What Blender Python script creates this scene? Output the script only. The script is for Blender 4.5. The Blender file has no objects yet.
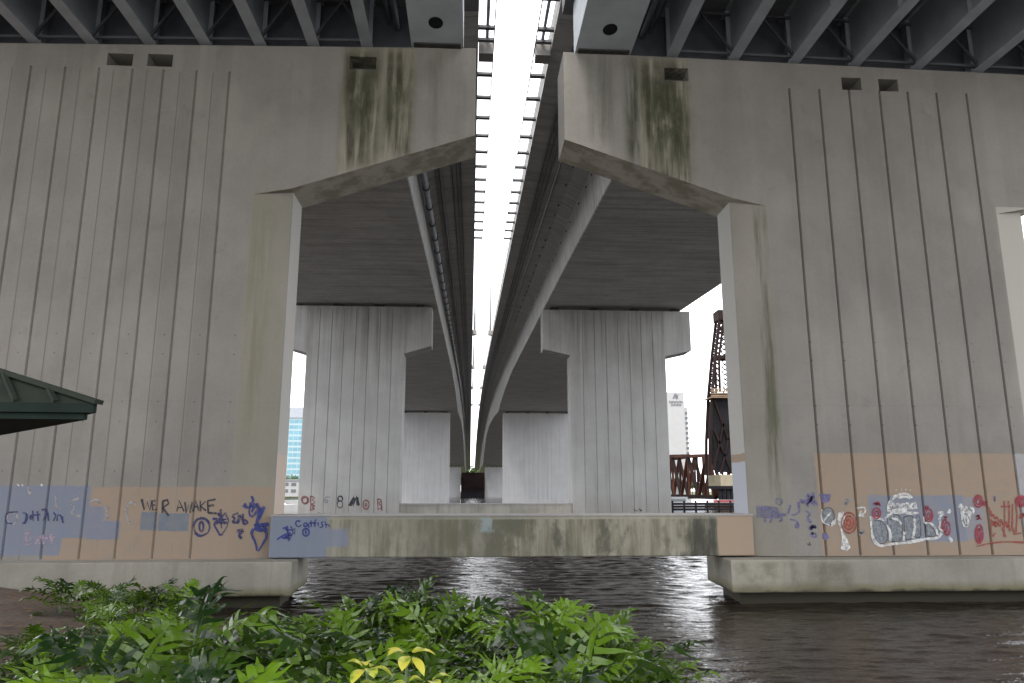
import bpy, bmesh, math, random
from mathutils import Vector, Matrix, noise
from mathutils.geometry import tessellate_polygon
random.seed(7)
R = math.radians
scene = bpy.context.scene
COL = scene.collection

# ------------------------------------------------------------------ camera
# X across the river bridges, Y along them, Z up; the lens is the origin, the river lies 3.5 m lower
PITCH, YAW, FPX, W, H = R(11.35), R(3.16), 745.0, 1024, 683
WATER = -3.5
cam_d = bpy.data.cameras.new('camera'); cam = bpy.data.objects.new('camera', cam_d); COL.objects.link(cam)
cam_d.sensor_width = 36; cam_d.lens = FPX / W * 36; cam_d.clip_end = 6000; cam_d.clip_start = .05
cam.rotation_euler = (R(90) + PITCH, 0, -YAW)
scene.camera = cam
_F = Vector((math.sin(YAW)*math.cos(PITCH), math.cos(YAW)*math.cos(PITCH), math.sin(PITCH)))
_Rt = Vector((math.cos(YAW), -math.sin(YAW), 0)); _U = _Rt.cross(_F)
def on_plane(px, py, Y):           # a measured point of the photograph, put on the wall at distance Y
    d = _F + _Rt*((px-W/2)/FPX) + _U*((H/2-py)/FPX)
    return d.x*Y/d.y, d.z*Y/d.y

# ------------------------------------------------------------------ mesh helpers
def tag(o, label=None, cat=None, group=None, kind=None):
    if label: o['label'] = label
    if cat: o['category'] = cat
    if group: o['group'] = group
    if kind: o['kind'] = kind
    return o
def thing(name, label, cat, loc=(0,0,0), rz=0, group=None):
    o = bpy.data.objects.new(name, None); COL.objects.link(o)
    o.location = loc; o.rotation_euler = (0,0,rz); o.empty_display_size = .3
    return tag(o, label, cat, group)
class MB:
    def __init__(s): s.bm = bmesh.new()
    def face(s, pts, mi=0):
        vs = [s.bm.verts.new(p) for p in pts]
        try:
            f = s.bm.faces.new(vs); f.material_index = mi; return f
        except ValueError: return None
    def box(s, x0,x1,y0,y1,z0,z1, mi=0):
        v = [s.bm.verts.new((x,y,z)) for z in (z0,z1) for y in (y0,y1) for x in (x0,x1)]
        for q in ((0,2,3,1),(4,5,7,6),(0,1,5,4),(2,6,7,3),(0,4,6,2),(1,3,7,5)):
            f = s.bm.faces.new([v[i] for i in q]); f.material_index = mi
        return s
    def bar(s, a, b, w, h=None, mi=0):
        a = Vector(a); b = Vector(b); h = h or w; d = (b-a)
        if d.length < 1e-6: return s
        d.normalize(); up = Vector((0,0,1)) if abs(d.z) < .95 else Vector((0,1,0))
        x = d.cross(up).normalized()*(w/2); y = x.cross(d).normalized()*(h/2)
        v = [s.bm.verts.new(p+i*x+j*y) for p in (a,b) for i,j in ((-1,-1),(1,-1),(1,1),(-1,1))]
        for q in ((0,1,2,3),(7,6,5,4),(0,4,5,1),(1,5,6,2),(2,6,7,3),(3,7,4,0)):
            f = s.bm.faces.new([v[i] for i in q]); f.material_index = mi
        return s
    def tube(s, pts, r, n=8, mi=0, taper=None):
        pts = [Vector(p) for p in pts]; rings = []
        for i, p in enumerate(pts):
            d = (pts[min(i+1,len(pts)-1)] - pts[max(i-1,0)]).normalized()
            up = Vector((0,0,1)) if abs(d.z) < .95 else Vector((0,1,0))
            x = d.cross(up).normalized(); y = x.cross(d)
            rr = r if taper is None else r*(1-(1-taper)*i/(len(pts)-1))
            rings.append([s.bm.verts.new(p + rr*(math.cos(t*2*math.pi/n)*x + math.sin(t*2*math.pi/n)*y)) for t in range(n)])
        for a, b in zip(rings, rings[1:]):
            for k in range(n):
                f = s.bm.faces.new((a[k], a[(k+1)%n], b[(k+1)%n], b[k])); f.smooth = True; f.material_index = mi
        s.bm.faces.new(rings[0][::-1]); s.bm.faces.new(rings[-1])
        return s
    def prism(s, poly, lo, hi, axis='z', mi=0):      # closed outline extruded along an axis
        def P(p, t):
            return (p[0],p[1],t) if axis=='z' else (p[0],t,p[1]) if axis=='y' else (t,p[0],p[1])
        n = len(poly); a = [s.bm.verts.new(P(p,lo)) for p in poly]; b = [s.bm.verts.new(P(p,hi)) for p in poly]
        for tri in tessellate_polygon([[Vector((p[0],p[1],0)) for p in poly]]):
            for L in (a,b):
                try: s.bm.faces.new([L[i] for i in tri]).material_index = mi
                except ValueError: pass
        for i in range(n):
            j = (i+1)%n; s.bm.faces.new((a[i],a[j],b[j],b[i])).material_index = mi
        return s
    def build(s, name, mats, parent=None, fix=True, sub=None):
        if fix: bmesh.ops.recalc_face_normals(s.bm, faces=s.bm.faces)
        me = bpy.data.meshes.new(name); s.bm.to_mesh(me); s.bm.free()
        for m in (mats if isinstance(mats,(list,tuple)) else [mats]): me.materials.append(m)
        o = bpy.data.objects.new(name, me); COL.objects.link(o)
        if parent:
            o.parent = parent
            root = parent if parent.type == 'EMPTY' else parent.parent
            if root and not sub:
                if parent is root:           # shapes are given in world metres: keep them there
                    M = Matrix.Translation(root.location) @ Matrix.Rotation(root.rotation_euler.z,4,'Z')
                    me.transform(M.inverted())
                else:
                    M = Matrix.Translation(root.location) @ Matrix.Rotation(root.rotation_euler.z,4,'Z')
                    me.transform(M.inverted())
        return o

# ------------------------------------------------------------------ material helpers
class NT:
    def __init__(s, name):
        s.m = bpy.data.materials.new(name); s.m.use_nodes = True
        s.t = s.m.node_tree; s.b = s.t.nodes['Principled BSDF']; s.out = s.t.nodes['Material Output']; s._pos = None
    def n(s, typ, **kw):
        nd = s.t.nodes.new(typ)
        for k, v in kw.items(): setattr(nd, k, v)
        return nd
    def put(s, sock, v):
        if hasattr(v, 'links') or isinstance(v, bpy.types.NodeSocket): s.t.links.new(v, sock)
        elif v is not None: sock.default_value = v
    def math(s, op, a, b=None, c=None, clamp=False):
        nd = s.n('ShaderNodeMath', operation=op, use_clamp=clamp)
        for i, v in enumerate((a,b,c)):
            if v is not None: s.put(nd.inputs[i], v)
        return nd.outputs[0]
    def xyz(s):
        if s._pos is None:
            g = s.n('ShaderNodeNewGeometry'); sp = s.n('ShaderNodeSeparateXYZ'); s.t.links.new(g.outputs['Position'], sp.inputs[0])
            s._pos = (g.outputs['Position'], sp.outputs[0], sp.outputs[1], sp.outputs[2])
        return s._pos
    def noise(s, vec, scale, detail=4, rough=.55, sc3=None, dist=0):
        if sc3:
            mp = s.n('ShaderNodeMapping'); s.t.links.new(vec, mp.inputs[0]); mp.inputs['Scale'].default_value = sc3; vec = mp.outputs[0]
        nd = s.n('ShaderNodeTexNoise'); s.t.links.new(vec, nd.inputs['Vector'])
        nd.inputs['Scale'].default_value = scale; nd.inputs['Detail'].default_value = detail
        nd.inputs['Roughness'].default_value = rough; nd.inputs['Distortion'].default_value = dist
        return nd.outputs[0]
    def ramp(s, v, a, b, lo=0., hi=1.):
        nd = s.n('ShaderNodeMapRange', interpolation_type='SMOOTHSTEP'); s.put(nd.inputs[0], v)
        for i, x in enumerate((a,b,lo,hi)): nd.inputs[i+1].default_value = x
        return nd.outputs[0]
    def rect(s, x, z, x0,x1,z0,z1, e=.02, ez=None):   # soft box mask
        ez = ez or e
        m = s.math('MULTIPLY', s.ramp(x,x0-e,x0+e), s.ramp(x,x1-e,x1+e,1,0))
        k = s.math('MULTIPLY', s.ramp(z,z0-ez,z0+ez), s.ramp(z,z1-ez,z1+ez,1,0))
        return s.math('MULTIPLY', m, k)
    def mix(s, fac, a, b, mode='MIX'):
        nd = s.n('ShaderNodeMix', data_type='RGBA', blend_type=mode)
        s.put(nd.inputs[0], fac)
        for i, v in ((6,a),(7,b)):
            if isinstance(v, (tuple,list)): v = tuple(v)+(1,) if len(v)==3 else v
            s.put(nd.inputs[i], v)
        return nd.outputs[2]
    def bump(s, h, strength=.3, dist=.02, normal=None):
        nd = s.n('ShaderNodeBump'); nd.inputs['Strength'].default_value = strength; nd.inputs['Distance'].default_value = dist
        s.put(nd.inputs['Height'], h)
        if normal is not None: s.t.links.new(normal, nd.inputs['Normal'])
        return nd.outputs[0]
    def done(s, col=None, rough=.8, normal=None, metal=0, spec=None):
        if col is not None: s.put(s.b.inputs['Base Color'], tuple(col)+(1,) if isinstance(col,(tuple,list)) else col)
        s.put(s.b.inputs['Roughness'], rough); s.b.inputs['Metallic'].default_value = metal
        if spec is not None: s.b.inputs['Specular IOR Level'].default_value = spec
        if normal is not None: s.t.links.new(normal, s.b.inputs['Normal'])
        return s.m

def simple(name, col, rough=.7, var=.25, scale=3., metal=0, bump=0):
    k = NT(name); p = k.xyz()[0]
    n = k.noise(p, scale, 5)
    c = k.mix(k.ramp(n,.25,.75), tuple(v*(1-var) for v in col), tuple(min(1,v*(1+var)) for v in col))
    nr = k.bump(k.noise(p, scale*12, 3), bump, .01) if bump else None
    return k.done(c, rough, nr, metal, .12 if rough > .75 else None)

def concrete(name, base, streak=.35, mottle=.2, rows=True, extra=None, boards=False, soffit=False):
    k = NT(name); p, x, y, z = k.xyz()
    big = k.noise(p, .35, 5, .6)
    fine = k.noise(p, 9., 6, .65)
    c = k.mix(k.ramp(big,.3,.7), tuple(v*(1-mottle) for v in base), tuple(v*(1+mottle*.7) for v in base))
    c = k.mix(k.ramp(fine,.3,.75,0,.22), c, tuple(v*.6 for v in base))
    st = k.noise(p, 1., 5, .6, sc3=(1.9,1.9,.09))
    c = k.mix(k.ramp(st,.45,.8,0,streak), c, (.12,.105,.085))
    st2 = k.noise(p, 1., 3, .6, sc3=(4.5,4.5,.16))
    c = k.mix(k.ramp(st2,.55,.8,0,streak*.5), c, tuple(min(1,v*1.35) for v in base))
    spots = k.noise(p, 26., 2, .5)
    c = k.mix(k.ramp(spots,.68,.74,0,.35), c, (.1,.09,.08))
    h = k.math('ADD', k.math('MULTIPLY', fine, .5), big)
    if rows:                                   # pour joints and form-tie holes
        for zz in (2.9,):
            ln = k.rect(x, z, -1e4, 1e4, zz-.012, zz+.012, .01, .012)
            c = k.mix(k.math('MULTIPLY', ln, .2), c, (.1,.09,.08))
            c = k.mix(k.math('MULTIPLY', k.rect(x, z, -1e4,1e4, zz, zz+3.2, .01,1.2), .05), c, (.45,.42,.38))
        fx = k.math('SUBTRACT', k.math('FRACT', k.math('MULTIPLY_ADD', x, 1/1.1655, .31)), .5)
        for per, off in ((2.25,.22),(2.25,.51)):
            fz = k.math('SUBTRACT', k.math('FRACT', k.math('MULTIPLY_ADD', z, 1/per, off)), .5)
            dx = k.math('MULTIPLY', fx, 1.1655); dz = k.math('MULTIPLY', fz, per)
            d = k.math('SQRT', k.math('ADD', k.math('MULTIPLY',dx,dx), k.math('MULTIPLY',dz,dz)))
            c = k.mix(k.math('MULTIPLY', k.ramp(d,.02,.038,.6,0), k.math('MULTIPLY', k.ramp(z,6.2,6.4,1,0), k.ramp(k.math('ABSOLUTE', k.math('SUBTRACT', x, 1.5)),9.2,9.3))), c, (.06,.055,.05))
    if boards:
        pf = k.math('FLOOR', k.math('MULTIPLY_ADD', x, 2/1.1655, .05))
        wn = k.n('ShaderNodeTexWhiteNoise', noise_dimensions='1D'); k.put(wn.inputs['W'], pf)
        ax = k.ramp(k.math('ABSOLUTE', k.math('SUBTRACT', x, 1.5)),10.1,10.2)
        c = k.mix(k.math('MULTIPLY', k.math('MULTIPLY', wn.outputs[0], ax), .22), c, (.09,.082,.075))
        pt = k.noise(p, .55, 3, .5, sc3=(1,1,.6))
        c = k.mix(k.ramp(pt,.54,.64,0,.09), c, (.34,.325,.29))
        c = k.mix(k.ramp(k.noise(p,.8,6,.7,dist=.5),.58,.72,0,.22), c, (.085,.08,.07))
    if boards:                                 # faint form-board seams between the grooves
        f2 = k.math('FRACT', k.math('MULTIPLY_ADD', x, 1/1.1655, .10))
        ln = k.math('MULTIPLY', k.ramp(f2,.0,.012), k.ramp(f2,.024,.05,1,0))
        ln = k.math('MULTIPLY', ln, k.math('MULTIPLY', k.ramp(x,-8.6,-8.4,1,0), k.ramp(z,14.7,14.9,1,0)))
        c = k.mix(k.math('MULTIPLY', ln, .75), c, (.10,.085,.07))
        st3 = k.math('MULTIPLY', k.ramp(f2,.0,.05), k.ramp(f2,.4,.5,1,0))
        c = k.mix(k.math('MULTIPLY', st3, .08), c, (.12,.11,.1))
    if extra: c = extra(k, c, p, x, y, z)
    nr = k.bump(h, .35, .02)
    return k.done(c, .88, nr, spec=.25)

TAN, BLUE, SLATE, LAV = (.225,.172,.128), (.135,.15,.195), (.105,.125,.155), (.30,.31,.35)
def paint_near(k, c, p, x, y, z):
    wob = k.noise(p, 1.4, 4, .6); w2 = k.math('ADD', k.math('MULTIPLY_ADD', wob, .12, -.06), k.math('MULTIPLY_ADD', k.noise(p, 11., 4, .7), .09, -.045))
    xx = k.math('ADD', x, w2); zz = k.math('ADD', z, w2)
    worn = k.ramp(k.noise(p, 2.6, 7, .75), .3,.62,.6,1)
    def lay(c, col, r, a=1., e=.025):
        return k.mix(k.math('MULTIPLY', k.math('MULTIPLY', k.rect(xx,zz,*r,e), worn), a), c, col)
    # damp and moss under the scupper slots
    mn = k.noise(p, 1., 5, .6, sc3=(3.0,3.0,.22)); mb = k.noise(p, .9, 5, .6)
    for (x0,x1,z0,z1,pale,str_) in ((-4.75,-3.42,11.3,15.95,1,1.0),(-3.3,-2.25,11.6,16.0,1,1.),(5.6,6.1,11.7,16.0,0,1.0),(6.15,7.95,10.8,15.9,1,1.0),(-1.7,-1.1,12.2,16,0,.3),(-.8,-.2,12.2,16,0,.25),(4.2,5.1,12.6,16,0,.4)):
        r = k.rect(xx, zz, x0,x1,z0,z1,.2,.5)
        if pale: c = k.mix(k.math('MULTIPLY', k.rect(xx,zz,x0-.05,x1+.05,z0-.6,z1,.08,.1), .45), c, (.27,.25,.185))
        core = k.rect(xx, zz, x0+.15,x1-.1,z0+1.2,z1-.9,.45,1.6)
        m = k.math('MULTIPLY', k.math('MULTIPLY', r, k.ramp(mn,.36,.58)), k.ramp(mb,.25,.65,.5,1))
        c = k.mix(k.math('MULTIPLY', m, .95*str_), c, (.04,.038,.024))
        g = k.math('MULTIPLY', core, k.ramp(k.noise(p,1.6,6,.6,sc3=(1.5,1.5,.5)),.30,.58))
        c = k.mix(k.math('MULTIPLY', g, .9*str_), c, (.026,.031,.012))
    # chamfered corner posts weather olive
    for x0,x1,a in ((-7.72,-6.3,.22),(9.35,10.62,.15)):
        c = k.mix(k.math('MULTIPLY', k.math('MULTIPLY', k.rect(x, z, x0,x1,-2.2,10.25,.02), k.ramp(y,25.345,25.358,1,0)), a), c, (.235,.22,.145))
    sn = k.ramp(k.noise(p,1.,5,.6,sc3=(3,3,.22)),.38,.62)
    c = k.mix(k.math('MULTIPLY', k.math('MULTIPLY', k.rect(xx, zz, 10.12,10.55,-.6,9.9,.12,.8), sn), .8), c, (.06,.06,.035))
    c = k.mix(k.math('MULTIPLY', k.math('MULTIPLY', k.rect(xx, zz, -7.6,-7.0,2,9.9,.25,2.), sn), .4), c, (.1,.1,.04))
    c = k.mix(k.math('MULTIPLY', k.rect(x, z, 19.28,21,-2.2,10.3,.02), .75), c, (.30,.29,.255))  # outer right chamfer, paler along its whole height
    # paint-outs near the base
    c = lay(c, TAN, (-12.1,-6.42,-2.2,.13)); c = lay(c, TAN, (-12.9,-12.0,-2.2,-1.45)); c = lay(c, TAN, (-13.3,-12.8,-2.2,-1.95))
    c = lay(c, BLUE, (-22,-12.85,-1.98,.17)); c = lay(c, BLUE, (-12.95,-12.1,-1.46,.17))
    c = lay(c, BLUE, (-12.1,-11.6,-1.5,-.48)); c = lay(c, BLUE, (-11.62,-11.08,-1.5,-.94))
    c = lay(c, SLATE, (-10.47,-9.95,-1.22,-.66)); c = lay(c, SLATE, (-9.92,-8.95,-1.25,-.7))
    c = lay(c, TAN, (11.68,19.1,-2.2,1.27)); c = lay(c, (.25,.25,.26), (18.75,24,-2.2,1.27))
    c = lay(c, (.145,.16,.20), (13.4,16.75,-1.66,-.14)); c = lay(c, (.165,.18,.22), (16.7,17.4,-1.6,-.2), .8)
    # inner column faces: side light put in as a pale tone; paint bands below
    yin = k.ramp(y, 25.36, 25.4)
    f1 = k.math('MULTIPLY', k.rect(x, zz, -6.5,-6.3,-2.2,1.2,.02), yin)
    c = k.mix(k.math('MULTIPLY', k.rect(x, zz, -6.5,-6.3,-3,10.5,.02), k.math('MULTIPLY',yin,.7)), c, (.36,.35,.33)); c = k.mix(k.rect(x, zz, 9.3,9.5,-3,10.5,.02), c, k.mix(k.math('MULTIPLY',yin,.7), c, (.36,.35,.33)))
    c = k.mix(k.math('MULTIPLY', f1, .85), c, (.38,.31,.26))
    f2 = k.math('MULTIPLY', k.rect(x, zz, 9.3,9.5,-2.2,1.0,.02), yin)
    c = k.mix(k.math('MULTIPLY', f2, .9), c, LAV)
    f3 = k.math('MULTIPLY', k.rect(x, zz, 9.3,9.5,1.0,1.28,.02), yin)
    c = k.mix(f3, c, TAN)
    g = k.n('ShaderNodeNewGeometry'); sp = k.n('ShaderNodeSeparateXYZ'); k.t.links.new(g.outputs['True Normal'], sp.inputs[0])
    under = k.math('MULTIPLY', k.ramp(sp.outputs[2],-.6,-.5,1,0), k.math('MULTIPLY', k.ramp(z,9.9,10.1), k.ramp(z,13.4,13.6,1,0)))      # cap underside, paled to stand in for light bounced off the water
    bounce_lit = k.mix(k.ramp(k.noise(p,1.2,5,.65),.4,.62), (.33,.31,.265), (.20,.185,.145))
    return k.mix(k.math('MULTIPLY', under, .9), c, bounce_lit)
def paint_beam(k, c, p, x, y, z):
    n1 = k.ramp(k.noise(p, 1., 7, .68, sc3=(1.3,1.3,.75)), .42, .6); n2 = k.ramp(k.noise(p, 1., 6, .65, sc3=(3.4,3.4,.28)), .40,.66)
    right = k.ramp(x, -2.5, 3.0, .35, 1.0)
    face = k.ramp(y, 25.1, 25.6, 1, .5)
    topb = k.ramp(z, -.93, -.88, 1, 0)
    c = k.mix(k.math('MULTIPLY', k.math('MULTIPLY', k.math('MULTIPLY', n1, right), topb), .85), c, (.055,.055,.042))
    c = k.mix(k.math('MULTIPLY', k.math('MULTIPLY', n2, topb), .75), c, (.085,.08,.05))
    c = k.mix(k.math('MULTIPLY', k.rect(x, z, 7.2,8.15,-3,-.85,.1), k.ramp(k.noise(p,2.,5,.6,sc3=(2,2,.4)),.35,.55,.3,.9)), c, (.035,.035,.03))
    wob = k.math('MULTIPLY_ADD', k.noise(p, 3., 5, .65), .8, -.4); xx = k.math('ADD', x, wob)
    c = k.mix(k.math('MULTIPLY', k.rect(xx, z, -9,-4.55,-3,-.6,.06), .9), c, (.135,.155,.20))
    c = k.mix(k.math('MULTIPLY', k.rect(xx, z, -4.6,-3.9,-1.75,-1.2,.08), .8), c, (.14,.155,.21))
    xr = k.math('ADD', x, k.math('MULTIPLY', wob, .2))
    c = k.mix(k.rect(xr, z, 8.18,12,-3,-.76,.03), c, (.22,.17,.128))
    return k.mix(k.math('MULTIPLY', k.rect(xx, z, .4,.75,-1.3,-.85,.08), .7), c, (.2,.25,.255))
def paint_footing(k, c, p, x, y, z):
    wob = k.math('MULTIPLY_ADD', k.noise(p, 1.2, 5, .6), .35, -.17); zz = k.math('ADD', z, wob)
    c = k.mix(k.ramp(zz,-3.05,-2.75,.85,0), c, (.11,.10,.055))
    c = k.mix(k.ramp(zz,-3.12,-3.0,.95,0), c, (.025,.022,.015))
    c = k.mix(k.math('MULTIPLY', k.rect(x, z, 8.3,12.2,-3.2,-2.2,.3,.1), k.ramp(k.noise(p,1.3,5,.65),.35,.65,.1,.7)), c, (.09,.085,.06))
    return c
BASE = (.186,.176,.160)
M = {}
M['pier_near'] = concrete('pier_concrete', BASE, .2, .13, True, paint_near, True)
M['beam'] = concrete('stained_beam_concrete', (.21,.2,.16), .6, .25, False, paint_beam)
M['footing'] = concrete('footing_concrete', (.21,.2,.17), .45, .22, False, paint_footing)
def grime(k, c, p, x, y, z):
    st = k.noise(p, 1., 5, .65, sc3=(1.5,1.5,.05))
    m = k.math('MULTIPLY', k.ramp(z, 6, 17.6), k.ramp(st,.42,.68))
    c = k.mix(k.math('MULTIPLY', m, .55), c, (.12,.11,.095))
    c = k.mix(k.math('MULTIPLY', k.ramp(z,-2.6,.6,1,0), k.ramp(st,.3,.7,.1,.5)), c, (.15,.13,.1))
    return k.mix(k.ramp(z,-3.4,-2.4,.8,0), c, (.06,.055,.035))
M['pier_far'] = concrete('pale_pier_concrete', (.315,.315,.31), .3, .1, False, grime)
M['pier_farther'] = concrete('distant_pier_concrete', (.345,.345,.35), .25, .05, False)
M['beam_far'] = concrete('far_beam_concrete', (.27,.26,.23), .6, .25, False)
def soffit_marks(k, c, p, x, y, z):
    lines = k.noise(p, 1., 6, .7, sc3=(.16,2.3,.5))
    c = k.mix(k.ramp(lines,.42,.66,0,.45), c, (.17,.163,.158))
    c = k.mix(k.ramp(k.noise(p, 1., 5, .7, sc3=(.25,3.4,.5)),.6,.72,0,.3), c, (.3,.28,.26))
    fy = k.math('FRACT', k.math('MULTIPLY', y, 1/4.6))
    c = k.mix(k.math('MULTIPLY', k.ramp(fy,.0,.008), k.ramp(fy,.012,.02,.45,0)), c, (.06,.055,.05))
    fx = k.math('FRACT', k.math('MULTIPLY', x, 1/3.6))
    return k.mix(k.math('MULTIPLY', k.ramp(fx,.0,.006), k.ramp(fx,.01,.016,.25,0)), c, (.28,.26,.25))
M['box'] = concrete('box_girder_concrete', (.46,.455,.445), .25, .12, False, soffit_marks)
M['steel'] = simple('blue_grey_painted_steel', (.25,.27,.30), .5, .12, 1.2)
M['steel_dark'] = simple('dim_bracing_steel', (.07,.075,.09), .6, .2, 1.5)
M['steel_edge'] = simple('pale_edge_girder_paint', (.33,.37,.40), .5, .1, 1.2)
M['slab'] = simple('deck_underside', (.14,.14,.15), .85, .2, 1.)
M['parapet'] = concrete('parapet_concrete', (.25,.24,.23), .4, .1, False)
M['pipe'] = simple('galvanised_pipe', (.30,.33,.36), .4, .2, 2., .3)
M['conduit'] = simple('dark_conduit', (.07,.07,.075), .5, .3, 2.)
M['bracket'] = simple('bracket_steel', (.09,.09,.095), .6, .2, 3.)
M['black'] = simple('dark_void', (.012,.012,.014), .9, .2)
M['rubber'] = simple('bearing_rubber', (.04,.038,.036), .8, .2)
M['alu'] = simple('lamp_aluminium', (.22,.225,.23), .45, .1, 3, .5)

# ------------------------------------------------------------------ bridge profiles
CX_L, CX_R = -10.65, 14.45
def deck_z(Y):                    # underside of the deck edge
    if Y < 26: return 18.35
    if Y < 150: return 17.5 + .065*Y - (0 if Y > 40 else .84*(40-Y)/14*0)
    return 27.25 + .065*(Y-150) - .065/360*(Y-150)**2
_S = [(26,16.15),(36.8,16.2),(43.8,16.6),(55.6,17.33),(72.2,18.2),(94.5,19.3),(132,21.2),(160,21.7),(180,21.4),(200,20.75),(228,22.6),(257,24.0),(300,25.6),(345,25.2),(380,23.0),(415,18.2),(440,14.3),(470,15.2),(520,16.5),(640,13.0)]
def soffit_z(Y):
    for (a,za),(b,zb) in zip(_S,_S[1:]):
        if a <= Y <= b: return za+(zb-za)*(Y-a)/(b-a)
    return _S[-1][1] if Y > 600 else _S[0][1]
def cap_top(X): return 16.11 + .0234*X if X < 1.6 else 16.14 - .0197*X

# ------------------------------------------------------------------ piers
def pier_wall(mb, outline, y0, y1, slots=(), grooves=(), gw=.06, gd=.055, zb=-2.1, zt=14.95, slot_d=1.7):
    holes = []
    for (a,b,c,d) in slots: holes.append([(a,c),(a,d),(b,d),(b,c)])
    for g in grooves: holes.append([(g-gw/2,zb),(g-gw/2,zt),(g+gw/2,zt),(g+gw/2,zb)])
    loops = [outline] + holes; flat = [p for L in loops for p in L]
    vs = [mb.bm.verts.new((p[0],y0,p[1])) for p in flat]
    for t in tessellate_polygon([[Vector((p[0],p[1],0)) for p in L] for L in loops]):
        try: mb.bm.faces.new([vs[i] for i in t])
        except ValueError: pass
    n = len(outline); bk = [mb.bm.verts.new((p[0],y1,p[1])) for p in outline]
    for i in range(n):
        j=(i+1)%n; mb.bm.faces.new((vs[i],vs[j],bk[j],bk[i]))
    for t in tessellate_polygon([[Vector((p[0],p[1],0)) for p in outline]]): mb.bm.faces.new([bk[i] for i in t])
    o = n
    for s in slots:
        q = vs[o:o+4]; b = [mb.bm.verts.new((v.co.x, y0+slot_d, v.co.z)) for v in q]
        for i in range(4): mb.bm.faces.new((q[i],q[(i+1)%4],b[(i+1)%4],b[i]))
        mb.bm.faces.new(b); o += 4
    for g in grooves:
        q = vs[o:o+4]; b0 = mb.bm.verts.new((g,y0+gd,zb)); b1 = mb.bm.verts.new((g,y0+gd,zt))
        mb.bm.faces.new((q[0],q[1],b1,b0)); mb.bm.faces.new((q[3],b0,b1,q[2])); mb.bm.faces.new((q[1],q[2],b1)); mb.bm.faces.new((q[0],b0,q[3])); o += 4
def footing(parent, xf0, xf1, xr0, xr1, y0, y1, zt, mat):
    poly = [(xf0,y0),(xf1,y0),(xr1,y1),(xr0,y1)]
    m = MB(); m.prism(poly, -3.12, zt)
    c = .4; m.prism([(xf0+c,y0+c),(xf1-c,y0+c),(xr1-c,y1-c),(xr0+c,y1-c)], -6, -3.12)
    o = m.build('pile_cap', mat, parent)
    bev(o, .03); return o
def bev(o, w, seg=2):
    b = o.modifiers.new('bevel','BEVEL'); b.width = w; b.segments = seg; b.limit_method = 'ANGLE'; b.angle_limit = R(35)
Y1, T1 = 25.0, 1.85
near = {}
for side in ('L','R'):
    if side == 'L':
        t = thing('bridge_pier', 'near grey concrete bridge pier at left with blue and tan paint patches behind the ferns', 'bridge pier', (-12,26,-2.15))
        S = lambda x: x
        slots = [(-13.18,-12.28,14.97,15.45),(-11.77,-10.88,14.98,15.47),(-4.57,-3.6,15.1,15.62)]
        grooves = [-15.78,-14.6,-13.42,-12.26,-11.17,-10.01,-8.84]
        outline = [(-16.3,-2.12),(-7.7,-2.12),(-7.7,10.18),(-6.4,10.42),(.05,12.63),(.05,cap_top(0)),(-23.0,cap_top(-23)),(-23,12.6),(-17.6,10.42),(-16.3,10.18)]
        posts = [(-7.7,-6.4,1),(-16.3,-17.6,-1)]
    else:
        t = thing('bridge_pier', 'near grey concrete bridge pier at right standing in water with white and red graffiti', 'bridge pier', (15,26,-2.15))
        slots = [(7.09,8.0,15.02,15.55),(13.88,14.64,14.87,15.38),(15.32,16.08,14.86,15.36)]
        grooves = [11.83,12.99,14.14,15.32,16.42,17.55,18.73]
        outline = [(10.62,-2.12),(19.3,-2.12),(19.3,10.03),(20.5,10.25),(26.6,12.4),(26.6,cap_top(26.6)),(3.3,cap_top(3.3)),(3.3,12.56),(9.41,10.42),(10.62,10.15)]
        posts = [(10.62,9.41,1),(19.3,20.5,-1)]
    m = MB()
    pier_wall(m, outline, Y1, Y1+T1, slots, grooves, zt=14.86, gw=.095, gd=.06 if side=='L' else .1)
    for xa, xb, _ in posts:         # chamfered corner posts, set back under the cap
        m.prism([(xa,Y1),(xb,Y1+.36),(xb,Y1+T1-.1),(xa,Y1+T1)], -2.12, 10.55 if abs(xb)<15 else 10.4)
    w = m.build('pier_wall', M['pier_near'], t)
    near[side] = t
    if side == 'L': footing(t, -18.7,-5.40,-18.2,-5.62,23.95,27.4,-2.12,M['footing'])
    else: footing(t, 8.22,21.7,8.53,21.2,23.95,27.4,-2.14,M['footing'])
    # low bearing plinths under the girder ends
tb = thing('tie_beam', 'stained horizontal concrete tie beam joining the two near piers above the water', 'beam', (1.5,26,-2.1))
m = MB(); m.box(-6.38,9.39,Y1-.06,Y1+1.5,-2.09,-.80); o = m.build('beam_body', M['beam'], tb); bev(o,.04)
m = MB(); m.box(-6.385,9.395,Y1-.075,Y1+1.515,-.80,-.755); m.build('top_lip', M['parapet'], tb)

def simple_pier(label, Yp, th, ztop, stem, cap, zc0, zc1, mat, group=None, gr=True):
    t = thing('bridge_pier', label, 'bridge pier', ((stem[0]+stem[1])/2, Yp+th/2, WATER), group=group)
    s0, s1 = stem; c0, c1 = cap
    if cap != stem:
        out = [(s0,WATER-2),(s1,WATER-2),(s1,zc1),(c1,zc0),(c1,ztop),(c0,ztop),(c0,zc0),(s0,zc1)]
    else:
        out = [(s0,WATER-2),(s1,WATER-2),(s1,ztop),(s0,ztop)]
    mid = (s0+s1)/2
    m = MB(); n = 7 if gr else 0
    pier_wall(m, out, Yp, Yp+th, (), [mid+(i-3)*1.17 for i in range(n)], gw=.085 if Yp<100 else .12, gd=.06, zb=-2.2, zt=ztop-.25)
    o = m.build('pier_wall', mat, t); 
    for i in range(4):
        x = c0+1.2+(c1-c0-2.4)*i/3; m = MB(); m.box(x-.4,x+.4,Yp+.7,Yp+th-.5,ztop,ztop+.42); m.build('bearing', M['rubber'], t)
    return t
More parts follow.
